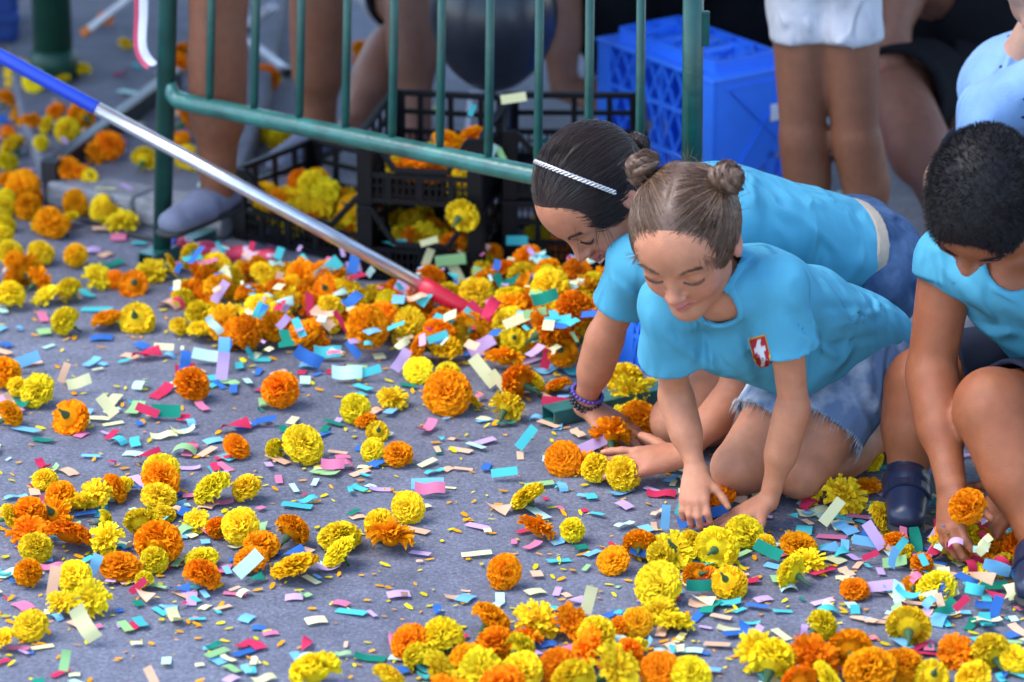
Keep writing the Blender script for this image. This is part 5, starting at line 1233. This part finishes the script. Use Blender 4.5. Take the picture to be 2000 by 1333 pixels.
# ---- older girl bending behind her
def girl_back():
    j = J(dict(hip=(1700,500,.30),chest=(1400,425,.44),neck=(1300,425,.465),head=(1160,380,.485),shR=(1245,520,.375),elR=(1185,650,.235),wrR=(1140,792,.068),shL=(1352,505,.41),elL=(1452,750,.16),wrL=(1335,890,.052),
      hipL=(1702,552,.265),knL=(1325,822,.066),anL=(1640,770,.05),hipR=(1665,480,.28),knR=(1405,705,.06),anR=(1700,690,.05)))
    root = person(j['hip'], 'older girl with braided headband bending low, braced on her bracelet arm')
    lat = nrm(j['shL'] - j['shR']); sp = nrm(j['chest'] - j['hip']); up = np.array([0, 0, 1.0])
    lat_b = nrm(np.cross(sp, up)); lat_b = lat_b if lat_b @ lat > 0 else -lat_b
    H = Head(j['head'], cf(-.72, .42, .55), cf(-.42, -.89, .14), 1.12)
    body = Sh(); body.u(Rc(j['hipL'], j['hipR'], .085), 0); body.u(Rc(j['hip'], j['chest'], .078, .084, lat_b, 1.25), .03); body.u(Rc(j['shR'], j['shL'], .046), .03)
    body.u(Rc(j['chest'] + sp * .05, H.w((0, -.03, -.05)), .046, .040), .02)
    limb(body, j['shR'], j['elR'], j['wrR'], .038, .0300, .0205); limb(body, j['shL'], j['elL'], j['wrL'], .038, .0300, .0205)
    for s_ in 'LR': limb(body, j['hip' + s_], j['kn' + s_], j['an' + s_], .080, .052, .034, .012, .004, 1.15)
    H.build(body)
    hand(body, j['wrR'], np.array([.85, -.30, -.32]), up, (-.3, -1, 0), .150, (.12, .1, .1, .12), .12, .2, .6)
    hand(body, j['wrL'], np.array([-.93, -.12, -.06]), cf(.10, .75, .65), (0, 1, .4), .155, (.13, .10, .14, .20), .24, .15, .95)
    sdf_obj('body', body, .0038, M_SKIN, root, lambda P: H.paint(P, SK_B, LIP, FLUSH)); H.brows(body, M_HAIR_D, root)
    cap = Sh(); cap.u(H.cranium(.0085), 0); cap.u(H.el((0, -.045, -.03), (.068, .055, .055)), .02); cap.s(H.el((0, .110, -.036), (.066, .070, .097)), .006)
    for x in (-1, 1): cap.s(H.el((x * .084, .002, -.024), (.020, .020, .030)), .004)
    bun = np.array([.0, -.112, -.035]); reg = lambda q: (np.array([q[0] / .066, (q[1] - .110) / .070, (q[2] + .036) / .097]) ** 2).sum() > 1.02 and q[2] > -.075
    coil(cap, H, H.w(bun), -H.f, .014, .010, 2.2, M_HAIR_D, root, 9); sdf_obj('hair', cap, .0034, M_HAIR_D, root)
    strands('hair_strands', comb(H, 3200, bun, .0090, reg, 12), .00060, M_HAIR_D, root)
    rr = random.Random(8); fl = []
    for i in range(26):
        a = rr.choice((-1, 1)) * rr.uniform(.8, 1.0); st = H.w((.064 * a, .070 - .03 * a * a, .060 - .06 * a * a)); dr = nrm(H.M @ np.array([a * .3, .45, -.5 + rr.gauss(0, .3)]) + np.array([0, 0, -.4])); L = rr.uniform(.02, .07); cu = np.array([rr.gauss(0, .2), rr.gauss(0, .2), -.2])
        fl.append([st + dr * L * t + cu * L * t * t for t in np.linspace(0, 1, 7)])
    st = H.w((.045, .070, .040)); fl.append([st + np.array([.012 * math.sin(t * 2.2), -.02 * t, -.105 * t]) for t in np.linspace(0, 1, 7)]); tag(strands('loose_hair', fl, .00042, M_HAIR_D, root), kind='stuff')
    # braided silver headband
    M_SIL = mat('silver_braid', (.62, .58, .55), .35, .6, .2, 90, metal=.6); mb = MB()
    for ph in (0, 2.094, 4.189):
        P = []
        for i in range(90):
            a = math.pi * (i / 89.0); d = np.array([math.cos(a) * 1.0, math.sin(a) * .16 + .12 * math.cos(a), math.sin(a) * .95 - .02]); q = crown_pt(H, d, .0118); T = nrm([-math.sin(a), math.cos(a) * .42, math.cos(a) * .88]); nn = nrm(d); bb = np.cross(T, nn)
            P.append(H.w(q + nn * .0016 * math.cos(i * .9 + ph) + bb * .0030 * math.sin(i * .9 + ph)))
        mb.tube(P, .0019, 6)
    mb.build('headband', M_SIL, root, True)
    # bracelets
    ax = nrm(j['wrR'] - j['elR']); c = lerp(j['elR'], j['wrR'], .93); x = nrm(np.cross(ax, up)); y = np.cross(ax, x)
    for q, (off, m_, rad) in enumerate(((-.008, M_BLKM, .0275), (.004, M_BLKM, .0270), (-.018, mat('violet_beads', (.07, .04, .28), .3, .5), .0285))):
        mb = MB()
        for i in range(22): a = i / 22 * 6.283; p = c + ax * (off + .004 * math.sin(a + q)) + (x * math.cos(a) + y * math.sin(a)) * rad; mb.tube([p - ax * .0035, p - ax * .0018, p + ax * .0018, p + ax * .0035], [.002, .0040, .0040, .002], 6)
        mb.build('bracelet', m_, root, True)
    # t-shirt
    hemc = lerp(j['hip'], j['chest'], .17)
    torso = [(Rc(lerp(j['hip'], j['chest'], .16), j['chest'], .096, .100, lat_b, 1.20), 0), (Rc(j['shR'] + up * .004, j['shL'] + up * .004, .056), .04), (Rc(j['chest'] + sp * .03, H.w((0, -.03, -.08)), .064, .052), .03)]
    slv = [(Rc(j['shR'], lerp(j['shR'], j['elR'], .85), .048, .056), lerp(j['shR'], j['elR'], .60), j['elR'] - j['shR']), (Rc(j['shL'], lerp(j['shL'], j['elL'], .6), .054, .060), lerp(j['shL'], j['elL'], .46), j['elL'] - j['shL'])]
    FD = [fold_on(solid(torso, slv), [((1590,365),(1690,445),.014,.006),((1570,365),(1660,470),.014,-.004),((1500,350),(1610,440),.017,.005),((1195,540),(1255,590),.010,.005),((1530,400),(1650,500),.014,.005)], 6.0), waves(4, .0026, 30), waves(15, .0012, 70)]
    hole = Rc(lerp(j['chest'], j['neck'], .8), H.w((0, .0, -.06)), .050, .065)
    tee = garment(torso, slv, FD, .0075, [(hole, .004), (Half(hemc, sp, lambda P: .006 * np.sin(P @ np.array([50., 30, 40], np.float32))), 0)])
    sdf_obj('t_shirt', tee, .0040, M_TEE, root)
    so = Sh(); so.u(Rc(j['hipL'], j['hipR'], .097), 0); so.u(Rc(j['hip'], lerp(j['hip'], j['chest'], .25), .094, .088, lat_b, 1.22), .02)
    for s_ in 'LR': so.u(Rc(j['hip' + s_], lerp(j['hip' + s_], j['kn' + s_], .62), .094, .080), .012)
    so.add('d', waves(9, .0016, 50)); so.add('h', None, .008); wl = lerp(j['hip'], j['chest'], .24); so.s(Half(wl, -sp), 0)
    for s_ in 'LR': so.s(cutter(lerp(j['hip' + s_], j['kn' + s_], .52), j['kn' + s_] - j['hip' + s_], .11, .25), 0)
    sdf_obj('denim_shorts', so, .0040, M_DENIM, root)
    be = Sh(); be.u(Rc(j['hip'], lerp(j['hip'], j['chest'], .3), .100, .094, lat_b, 1.22), 0); be.add('h', None, .007); be.s(Half(wl - sp * .004, -sp), 0); be.s(Half(wl - sp * .033, sp), 0); blt = sdf_obj('belt', be, .0036, M_BELT, root)
    lp_ = on_surface(be, CAM + ray(1692, 462) * 6.0, ray(1692, 462), 80); mb = MB(); mb.bar(lp_ + sp * .014 - ray(1692, 462) * .006, lp_ - sp * .032 - ray(1692, 462) * .006, .013, .005, up=-ray(1692, 462)); mb.build('belt_loop', M_DENIM, blt, bevel=.001)
    for s_ in 'LR': shoe(root, j['an' + s_], np.array([.85, .5, .05]), (-.3, .2, .8), .22, M_SHOE_T)
    adopt(root); return root

# ---- boy squatting with cupped hands
def boy():
    j = J(dict(hip=(2150,735,.20),chest=(2015,552,.43),neck=(1960,500,.54),head=(1915,395,.650),shR=(1852,512,.47),elR=(1818,722,.285),wrR=(1858,948,.135),shL=(2115,600,.45),elL=(2125,830,.25),wrL=(2000,948,.125),
      hipL=(2170,790,.19),knL=(1938,795,.265),anL=(2035,1060,.065),hipR=(2080,720,.19),knR=(1800,745,.22),anR=(1772,918,.075)))
    root = person(j['hip'], 'crop-haired boy in turquoise top and dark shorts squatting with cupped hands')
    lat = nrm(j['shL'] - j['shR']); sp = nrm(j['chest'] - j['hip']); up = np.array([0, 0, 1.0]); H = Head(j['head'], cf(-.10, .17, .98), cf(-.22, -.96, .15), 1.14)
    body = Sh(); body.u(Rc(j['hipL'], j['hipR'], .085), 0); body.u(Rc(j['hip'], j['chest'], .085, .088, lat, 1.25), .03); body.u(Rc(j['shR'], j['shL'], .050), .03); body.u(Rc(j['chest'] + sp * .03, H.w((0, -.03, -.05)), .050, .045), .02)
    limb(body, j['shR'], j['elR'], j['wrR'], .050, .041, .026); limb(body, j['shL'], j['elL'], j['wrL'], .050, .041, .026)
    for s_ in 'LR': limb(body, j['hip' + s_], j['kn' + s_], j['an' + s_], .085, .060, .036, .014, .006, 1.15)
    body.u(El(j['knL'], (.064, .064, .066)), .02); H.build(body)
    hand(body, j['wrR'], cf(-.10, -.90, .40), cf(-.80, .25, .55), (.6, -.2, .7), .150, (.45, .45, .48, .5), .11, .4, .8)
    hand(body, j['wrL'], cf(-.72, -.68, .20), cf(.20, .55, .80), (-.5, .2, .6), .152, (.34, .34, .36, .4), .13, .4, .8)
    sdf_obj('body', body, .0041, M_SKIN, root, lambda P: H.paint(P, SK_C, (.45, .16, .13), (.55, .22, .13))); H.brows(body, M_HAIR_K, root, 0, 1.6)
    cap = Sh(); cap.u(H.cranium(.0060), 0); cap.u(H.el((0, .043, .033), (.0585, .0430, .0485)), .03);  cap.u(H.el((0, -.045, -.03), (.066, .052, .055)), .02); cap.s(H.el((0, .112, -.030), (.070, .070, .104)), .004)
    for x in (-1, 1): cap.s(H.el((x * .084, .004, -.030), (.020, .020, .036)), .004)
    cap.add('d', waves(6, .0012, 420)); sdf_obj('hair', cap, .0034, M_HAIR_K, root)
    rr = np.random.RandomState(5); D_ = rr.randn(14000, 3); D_ /= np.linalg.norm(D_, axis=1)[:, None]
    q = np.array([0, -.012, .022]) + D_ / np.sqrt(((D_ / np.array([.079, .096, .086])) ** 2).sum(1))[:, None]; W = (H.c + (q * H.S) @ H.M.T).astype(np.float32)
    DW = (D_ @ H.M.T).astype(np.float32)
    for _ in range(5): W = W - DW * cap.ev(W)[:, None] * .8
    ok = (body.ev(W) > .0008) & (np.abs(cap.ev(W)) < .002); q = H.l(W)[ok]; D_ = D_[ok]; n_ = len(q)
    g = D_ + np.stack([rr.randn(n_) * .25, .55 + rr.randn(n_) * .2, rr.randn(n_) * .25], 1); g /= np.linalg.norm(g, axis=1)[:, None]; L = (.004 + .0035 * rr.rand(n_))[:, None]
    pa = np.stack([q, q + D_ * L * .4 + g * L * .2, q + D_ * L * .45 + g * L * .8], 1); pa = H.c + (pa * H.S) @ H.M.T
    strands('cropped_hair', pa, .00055, M_HAIR_K, root)
    torso = [(Rc(lerp(j['hip'], j['chest'], .1), j['chest'], .104, .104, lat, 1.22), 0), (Rc(j['shR'] + up * .004, j['shL'] + up * .004, .060), .04), (Rc(j['chest'] + sp * .03, H.w((0, -.03, -.08)), .066, .055), .03), (Rc(G(1975, 590, .40), G(2090, 640, .34), .06, .07), .05)]
    slv = [(Rc(j['shR'], lerp(j['shR'], j['elR'], .36), .060, .062), lerp(j['shR'], j['elR'], .15), j['elR'] - j['shR']), (Rc(j['shL'], lerp(j['shL'], j['elL'], .5), .060, .064), lerp(j['shL'], j['elL'], .3), j['elL'] - j['shL'])]
    FD = [fold_on(solid(torso, slv), [((1810,440),(1800,520),.010,.007),((1830,500),(1880,570),.011,.008),((1850,490),(1920,580),.012,-.007),((1930,560),(1990,590),.011,.007)], 5.7), waves(7, .003, 30)]
    tee = garment(torso, slv, FD, .0085, [(Rc(lerp(j['chest'], j['neck'], .85), H.w((0, .0, -.06)), .055, .068), .004), (Half(lerp(j['hip'], j['chest'], .12), sp), 0)])
    sdf_obj('t_shirt', tee, .0042, M_TEE, root)
    so = Sh(); so.u(Rc(j['hipL'], j['hipR'], .098), 0); so.u(Rc(j['hip'], lerp(j['hip'], j['chest'], .2), .096, .094, lat, 1.2), .02)
    for s_ in 'LR': so.u(Rc(j['hip' + s_], lerp(j['hip' + s_], j['kn' + s_], 1.0), .098, .080), .012)
    so.add('d', waves(2, .002, 45)); so.add('h', None, .009)
    for s_ in 'LR': so.s(cutter(lerp(j['hip' + s_], j['kn' + s_], .88), j['kn' + s_] - j['hip' + s_], .12, .25), 0)
    sdf_obj('shorts', so, .0044, M_NAVY, root)
    shoe(root, j['anR'], np.array([-.10, -.99, -.10]), (0, -.1, 1), .215, M_SHOE_N, True); shoe(root, j['anL'], np.array([-.2, -.97, -.06]), (0, -.1, 1), .215, M_SHOE_N, True, M_SOCK)
    adopt(root)
    marigold(G(1890, 990, .122), .028, 'o', 'in the cupped hands of the squatting boy', face=cf(-.2, .2, .9), shape=0)
    return root

# ---- bystanders behind the barrier: whole figures, mostly cut off by the frame
def bystander(label, j, H, skin, rad, top, bottom, hair, thigh_t=.5, sleeve_t=.45, long_top=.0, hands=None, shoes=None, vox=.0100, barefoot=False, crest_px=None, shin_t=0, short_r=1.0):
    root = person(j['hip'], label); lat = nrm(j['shL'] - j['shR']); sp = nrm(j['chest'] - j['hip']); up = np.array([0, 0, 1.0]); k = rad
    body = Sh(); body.u(Rc(j['hipL'], j['hipR'], .095 * k), 0); body.u(Rc(j['hip'], j['chest'], .095 * k, .10 * k, lat, 1.3), .03); body.u(Rc(j['shR'], j['shL'], .055 * k), .03); body.u(Rc(j['chest'] + sp * .03, H.w((0, -.03, -.05)), .055 * k, .048 * k), .02)
    for s_ in 'LR':
        limb(body, j['sh' + s_], j['el' + s_], j['wr' + s_], .050 * k, .040 * k, .027 * k); limb(body, j['hip' + s_], j['kn' + s_], j['an' + s_], .088 * k, .058 * k, .036 * k, .014, .008, 1.2)
        hd = nrm(j['wr' + s_] - j['el' + s_]) if hands is None else hands[s_][0]
        hand(body, j['wr' + s_], hd, (0, -.7, .7) if hands is None else hands[s_][1], (0, -.5, 0) if hands is None else hands[s_][2], .17 * k, (.3,) * 4, .1)
        if barefoot: fdir = nrm(np.array([-.35, -.9, 0])); body.u(Rc(j['an' + s_] + [0, 0, -.02], j['an' + s_] + fdir * .13 + [0, 0, -.045], .032, .022), .012)
    H.build(body); sdf_obj('body', body, vox, M_SKIN, root, lambda P: H.paint(P, skin, LIP, FLUSH))
    cap = Sh(); cap.u(H.cranium(.009), 0); cap.u(H.el((0, -.045, -.03), (.07, .055, .06)), .02); cap.s(H.el((0, .110, -.036), (.068, .070, .100)), .006); sdf_obj('hair', cap, .007, hair, root)
    t = Sh(); t.u(Rc(lerp(j['hip'], j['chest'], .05), j['chest'], .115 * k, .118 * k, lat, 1.25), 0); t.u(Rc(j['shR'], j['shL'], .068 * k), .04)
    for s_ in 'LR': t.u(Rc(j['sh' + s_], lerp(j['sh' + s_], j['el' + s_], sleeve_t + .25), .064 * k, .066 * k), .02)
    t.add('d', waves(11, .003, 30)); t.add('h', None, .020)
    for s_ in 'LR': t.s(cutter(lerp(j['sh' + s_], j['el' + s_], sleeve_t), j['el' + s_] - j['sh' + s_], .12), 0)
    t.s(Rc(j['neck'], H.w((0, 0, -.06)), .058, .07), .004); t.s(Half(lerp(j['hip'], j['chest'], -.02 - long_top), sp), 0); top_o = sdf_obj('top', t, vox, top, root)
    so = Sh(); so.u(Rc(j['hipL'], j['hipR'], .108 * k), 0); so.u(Rc(j['hip'], lerp(j['hip'], j['chest'], .2), .106 * k, .104 * k, lat, 1.22), .02)
    for s_ in 'LR': so.u(Rc(j['hip' + s_], lerp(j['hip' + s_], j['kn' + s_], min(1.0, thigh_t + .3)), .104 * k * short_r, .096 * k * short_r), .006)
    for s_ in 'LR':
        if shin_t: so.u(Rc(j['kn' + s_], lerp(j['kn' + s_], j['an' + s_], shin_t), .085 * k, .075 * k), .02)
    so.add('d', waves(13, .0028, 40)); so.add('h', None, .018)
    for s_ in 'LR' if not shin_t else '': so.s(cutter(lerp(j['hip' + s_], j['kn' + s_], thigh_t), j['kn' + s_] - j['hip' + s_], .13, .35), 0)
    sdf_obj('shorts', so, vox * .85, bottom, root)
    if shoes is not None:
        for s_ in 'LR': shoe(root, j['an' + s_], shoes[1], (0, 0, 1), .23, shoes[0], False, M_SOCK)
    if crest_px: crest(top_o, t, *crest_px)
    adopt(root); return root
def standing(base, face, h, stance=.16, lean=(0, 0, 0)):
    """joints of a standing figure of height h at base, looking along face"""
    f = nrm(face); x = np.cross((0, 0, 1), f); x = nrm(x); b = np.asarray(base, float); L = np.asarray(lean); P = lambda lx, ly, z: b + x * lx * h + f * ly * h + np.array([0, 0, z * h]) + L * z
    s = stance / 2 / h
    return dict(hip=P(0, 0, .53), chest=P(0, 0, .74), neck=P(0, 0, .83), head=P(0, .01, .92), shL=P(.105, 0, .80), shR=P(-.105, 0, .80), elL=P(.15, .0, .65), elR=P(-.15, .0, .65), wrL=P(.08, .12, .70), wrR=P(-.08, .12, .70),
        hipL=P(.05, 0, .51), hipR=P(-.05, 0, .51), knL=P(s, .01, .285), knR=P(-s, .01, .285), anL=P(s, -.01, .04), anR=P(-s, -.01, .04))
girl_front(); girl_back(); boy()
# child in cream shorts, standing
jD = standing(G(1625, 470), (-.15, -1, 0), 1.33, .15)
for s_, (kx, ky), (ax_, ay) in (('R', (1568, 255), (1585, 455)), ('L', (1672, 262), (1712, 462))):
    jD['an' + s_] = G(ax_, ay, .055); jD['kn' + s_] = at_y(kx, ky, jD['an' + s_][1] - .02); jD['hip' + s_] = at_y(kx - (4 if s_ == 'R' else 22), ky - 330, jD['an' + s_][1])
jD['hip'] = (jD['hipL'] + jD['hipR']) / 2 + np.array([0, 0, .03])
bystander('child in cream cotton shorts standing behind the bent girl', jD, Head(jD['head'], (0, 0, 1), (-.1, -1, -.2), 1.1), (.215, .084, .042), .82, M_LBLUE, M_CREAM, M_HAIR_D, .46, short_r=.86, shoes=(M_SHOE_T, np.array([-.2, -.97, 0])))
# adult with bare legs by the kerb
jE = standing(G(510, 350), (-.3, -1, 0), 1.68, .2)
jE['anR'] = G(425, 385, SLAB_Z + .075); jE['anL'] = G(625, 270, .085); jE['knR'] = at_y(425, 60, jE['anR'][1] - .03); jE['knL'] = at_y(618, 0, jE['anL'][1] - .03)
jE['hipR'] = jE['knR'] + np.array([.02, .03, .42]); jE['hipL'] = jE['knL'] + np.array([-.04, .02, .42]); jE['hip'] = (jE['hipL'] + jE['hipR']) / 2 + np.array([0, 0, .03])
dx = jE['hip'] - standing(G(510, 350), (-.3, -1, 0), 1.68, .2)['hip']
for q in ('chest', 'neck', 'head', 'shL', 'shR', 'elL', 'elR', 'wrL', 'wrR'): jE[q] = jE[q] + dx
bystander('bare-legged adult in grey shoes standing on the kerb behind barrier', jE, Head(jE['head'], (0, 0, 1), (-.3, -1, -.3), 1.2), (.20, .076, .038), 1.0, M_CREAM, M_NAVY, M_HAIR_D, .45, shoes=(mat('grey_canvas', (.14, .15, .21), .8, .2, .2, 30), np.array([-.55, -.83, 0])))
# squatting figure beside the balloon
def squat(hip, face, s=1.0, kneew=.16, kz=.42, kf=.30, lean=.18):
    f = nrm(face); x = nrm(np.cross((0, 0, 1), f)); h = np.asarray(hip, float); P = lambda lx, ly, z: h + x * lx * s + f * ly * s + np.array([0, 0, z * s])
    return dict(hip=P(0, 0, 0), chest=P(0, lean, .36), neck=P(0, lean + .06, .50), head=P(0, lean + .12, .62), shL=P(.17, lean + .02, .45), shR=P(-.17, lean + .02, .45), elL=P(.24, lean + .05, .30), elR=P(-.24, lean + .05, .30), wrL=P(.12, lean + .24, .42), wrR=P(-.12, lean + .24, .42),
        hipL=P(.09, 0, -.02), hipR=P(-.09, 0, -.02), knL=P(kneew, kf, kz - h[2]), knR=P(-kneew, kf, kz - h[2]), anL=P(kneew, kf - .12, .085 - h[2]), anR=P(-kneew, kf - .12, .085 - h[2]))
hF = at_y(860, 20, 8.75); hF[2] = .30
jF = squat(hF, (-.45, -.9, 0)); jF['knR'] = at_y(800, -10, 8.45); jF['anR'] = G(815, 245, .085); jF['anL'] = G(700, 215, .085); jF['knL'] = at_y(765, 95, 8.62)
bystander('squatting adult in black shorts beside the dark balloon', jF, Head(jF['head'], (0, 0, 1), (-.4, -.9, -.4), 1.15), (.23, .10, .06), .95, M_NAVY, M_BLACKC, M_HAIR_K, .55, barefoot=True)
# crouching figure in black with a crest on the chest
hG = at_y(1330, 45, 8.85)
jG = squat(hG, (-.15, -1, 0), 1.0, .20, .46, .26, .12); jG['chest'] = at_y(1300, -200, 8.75); jG['elR'] = at_y(1090, -10, 8.62); jG['wrR'] = at_y(1100, 170, 8.45); jG['shR'] = at_y(1150, -240, 8.75); jG['shL'] = at_y(1450, -240, 8.75); jG['knR'] = at_y(1190, 20, 8.72); jG['knL'] = at_y(1470, 40, 8.72); jG['anR'] = at_y(1230, 130, 8.78); jG['anL'] = at_y(1440, 130, 8.78); jG['elL'] = at_y(1500, -60, 8.6); jG['wrL'] = at_y(1480, -160, 8.5)
bystander('crouching adult in black shirt with red crest behind the blue crate', jG, Head(jG['head'], (0, 0, 1), (-.2, -.9, -.5), 1.15), (.27, .12, .072), 1.22, M_BLACKC, M_BLACKC, M_HAIR_K, .85, .35, hands=dict(R=(np.array([.8, -.5, -.1]), (0, -.4, .9), (0, -.3, .8)), L=(np.array([-.8, -.5, -.1]), (0, -.4, .9), (0, -.3, .8))), barefoot=True, crest_px=(1228, 22, .5, 40, 46, .2), shin_t=.8, long_top=.3)
# figure all in black, kneeling beyond the boy
hH = at_y(1935, 120, 8.35)
jH = squat(hH, (-.75, -.6, 0), 1.0, .15, .30, .40, .12); jH['knR'] = at_y(1750, 190, 8.02); jH['anR'] = G(1850, 410, .09); jH['knL'] = at_y(1830, 120, 8.25); jH['chest'] = at_y(1880, -90, 8.25); jH['shL'] = at_y(2010, -160, 8.4); jH['elL'] = at_y(2080, -60, 8.4); jH['wrL'] = at_y(2060, -160, 8.3); jH['anL'] = G(1930, 330, .09); jH['elR'] = at_y(1775, -60, 8.2); jH['shR'] = at_y(1820, -150, 8.35); jH['wrR'] = at_y(1750, 60, 8.1)
bystander('kneeling figure dressed all in black behind the squatting boy', jH, Head(jH['head'], (0, 0, 1), (-.7, -.7, -.3), 1.12), (.20, .085, .052), 1.2, M_BLACKC, M_BLACKC, M_HAIR_K, 1.02, .4, barefoot=True)
# bending figure in a pale blue printed shirt, at the frame's edge
hI = at_y(2120, 230, 7.35); jI = squat(hI, (-.6, -.8, 0), .9, .16, .30, .30, .16); jI['chest'] = at_y(1990, 165, 7.15); jI['shR'] = at_y(1935, 215, 7.02); jI['elR'] = at_y(1925, 300, 7.0); jI['wrR'] = at_y(1950, 370, 6.95); jI['neck'] = at_y(2010, 60, 7.05); jI['head'] = at_y(2050, -40, 7.0); jI['shL'] = at_y(2080, 150, 6.9); jI['elL'] = at_y(2120, 260, 6.9); jI['wrL'] = at_y(2100, 380, 6.85)
bystander('figure in pale blue printed shirt bending behind the crop-haired boy', jI, Head(jI['head'], (0, 0, 1), (-.6, -.7, -.5), 1.05), (.46, .26, .18), .9, M_LBLUE, M_NAVY, M_HAIR_D, .8, .7, barefoot=True)

# blossoms and paper gathered under the front girl's closing hand
for px, py, z, r, c in ((1372, 985, .030, .030, 'o'), (1405, 972, .028, .027, 'o'), (1352, 992, .022, .022, 'y')):
    marigold(G(px, py, z), r, c, "under the front girl's closing hand")
for px, py, z, c, rt in ((1398, 1000, .03, 'royal blue', .2), (1335, 985, .04, 'turquoise', 1.2), (1375, 958, .075, 'pale yellow', .5)):
    confetti(G(px, py, z), .045, c, 1, rt, "under the front girl's hand", 1.0, 0.0, True)

# a scoop of blooms and papers between the boy's hands
for px, py, z, r, c in ((1855, 1040, .055, .022, 'o'), (1885, 1050, .050, .024, 'y'), (1912, 1035, .060, .022, 'o'), (1870, 1022, .085, .019, 'a'), (1925, 1062, .035, .024, 'o'), (1840, 1068, .028, .023, 'y'), (1890, 1080, .024, .022, 'o')):
    marigold(G(px, py, z), r, c, "in the boy's scooped heap")
for i in range(16):
    confetti(G(rng.uniform(1825, 1935), rng.uniform(1005, 1080), rng.uniform(.05, .09)), rng.uniform(.025, .04), rng.choice(CN), rng.choice([0, 1, 2, 3, 4]), rng.uniform(0, 6.28), "in the boy's scooped heap", rng.uniform(.3, 1.3), rng.uniform(-1, 1))
# papers and blooms piled under the boy's hands
for px, py, dia, c in ((1800, 1105, 40, 'o'), (1905, 1120, 46, 'y'), (1870, 1085, 40, 'y'), (1935, 1060, 44, 'o'), (1770, 1090, 40, 'y'), (1845, 1065, 38, 'o'), (1895, 1075, 36, 'o'), (1920, 1100, 44, 'o')):
    on_ground(px, py, dia, c, "under the boy's cupped hands")
for i in range(60):
    px, py = rng.uniform(1740, 1995), rng.uniform(1030, 1200)
    confetti(G(px, py, rng.uniform(.008, .045)), rng.uniform(.03, .05), rng.choice(CN), rng.choice([0, 1, 2, 3, 4]), rng.uniform(0, 6.28), "under the boy's cupped hands", rng.uniform(.1, 1.2), rng.uniform(-1, 1))
# ------------------------------------------------------------------ labels: what each bloom and paper lies against
_fl = [(np.array(o.location), o.scale[0], o['look']) for o in FLOWERS]
_P = np.array([a for a, _, _ in _fl])
for i, o in enumerate(FLOWERS):
    p, r, (cn, adj, st, where) = _fl[i]; d = np.linalg.norm(_P - p, axis=1); d[i] = 9; k = int(d.argmin())
    nb = f'against {"an" if _fl[k][2][0][0] in "ao" else "a"} {_fl[k][2][0]} bloom' if d[k] < (r + _fl[k][1]) * 1.2 else 'lying apart'
    if len(f'{adj}{cn} marigold {st} {nb} {where}'.split()) > 16: nb = ''
    if where.startswith(('in the cupped', 'caught', 'under')): nb = ''
    o['label'] = ' '.join(f'{adj}{cn} marigold {st} {nb} {where}'.split()); o['group'] = f'marigolds {where}'; del o['look']
for o in CONFS:
    c, st, where = o['look']; d = np.linalg.norm(_P - np.array(o.location), axis=1); k = int(d.argmin()); cn = _fl[k][2][0]
    nb = f'beside {"an" if cn[0] in "ao" else "a"} {cn} marigold' if d[k] < .06 and 'hand' not in where else ''
    if len(f'{c} paper confetti {st} {nb} {where}'.split()) > 16: nb = ''
    o['label'] = ' '.join(f'{c} paper confetti {st} {nb} {where}'.split()); o['group'] = f'confetti {where}'; del o['look']
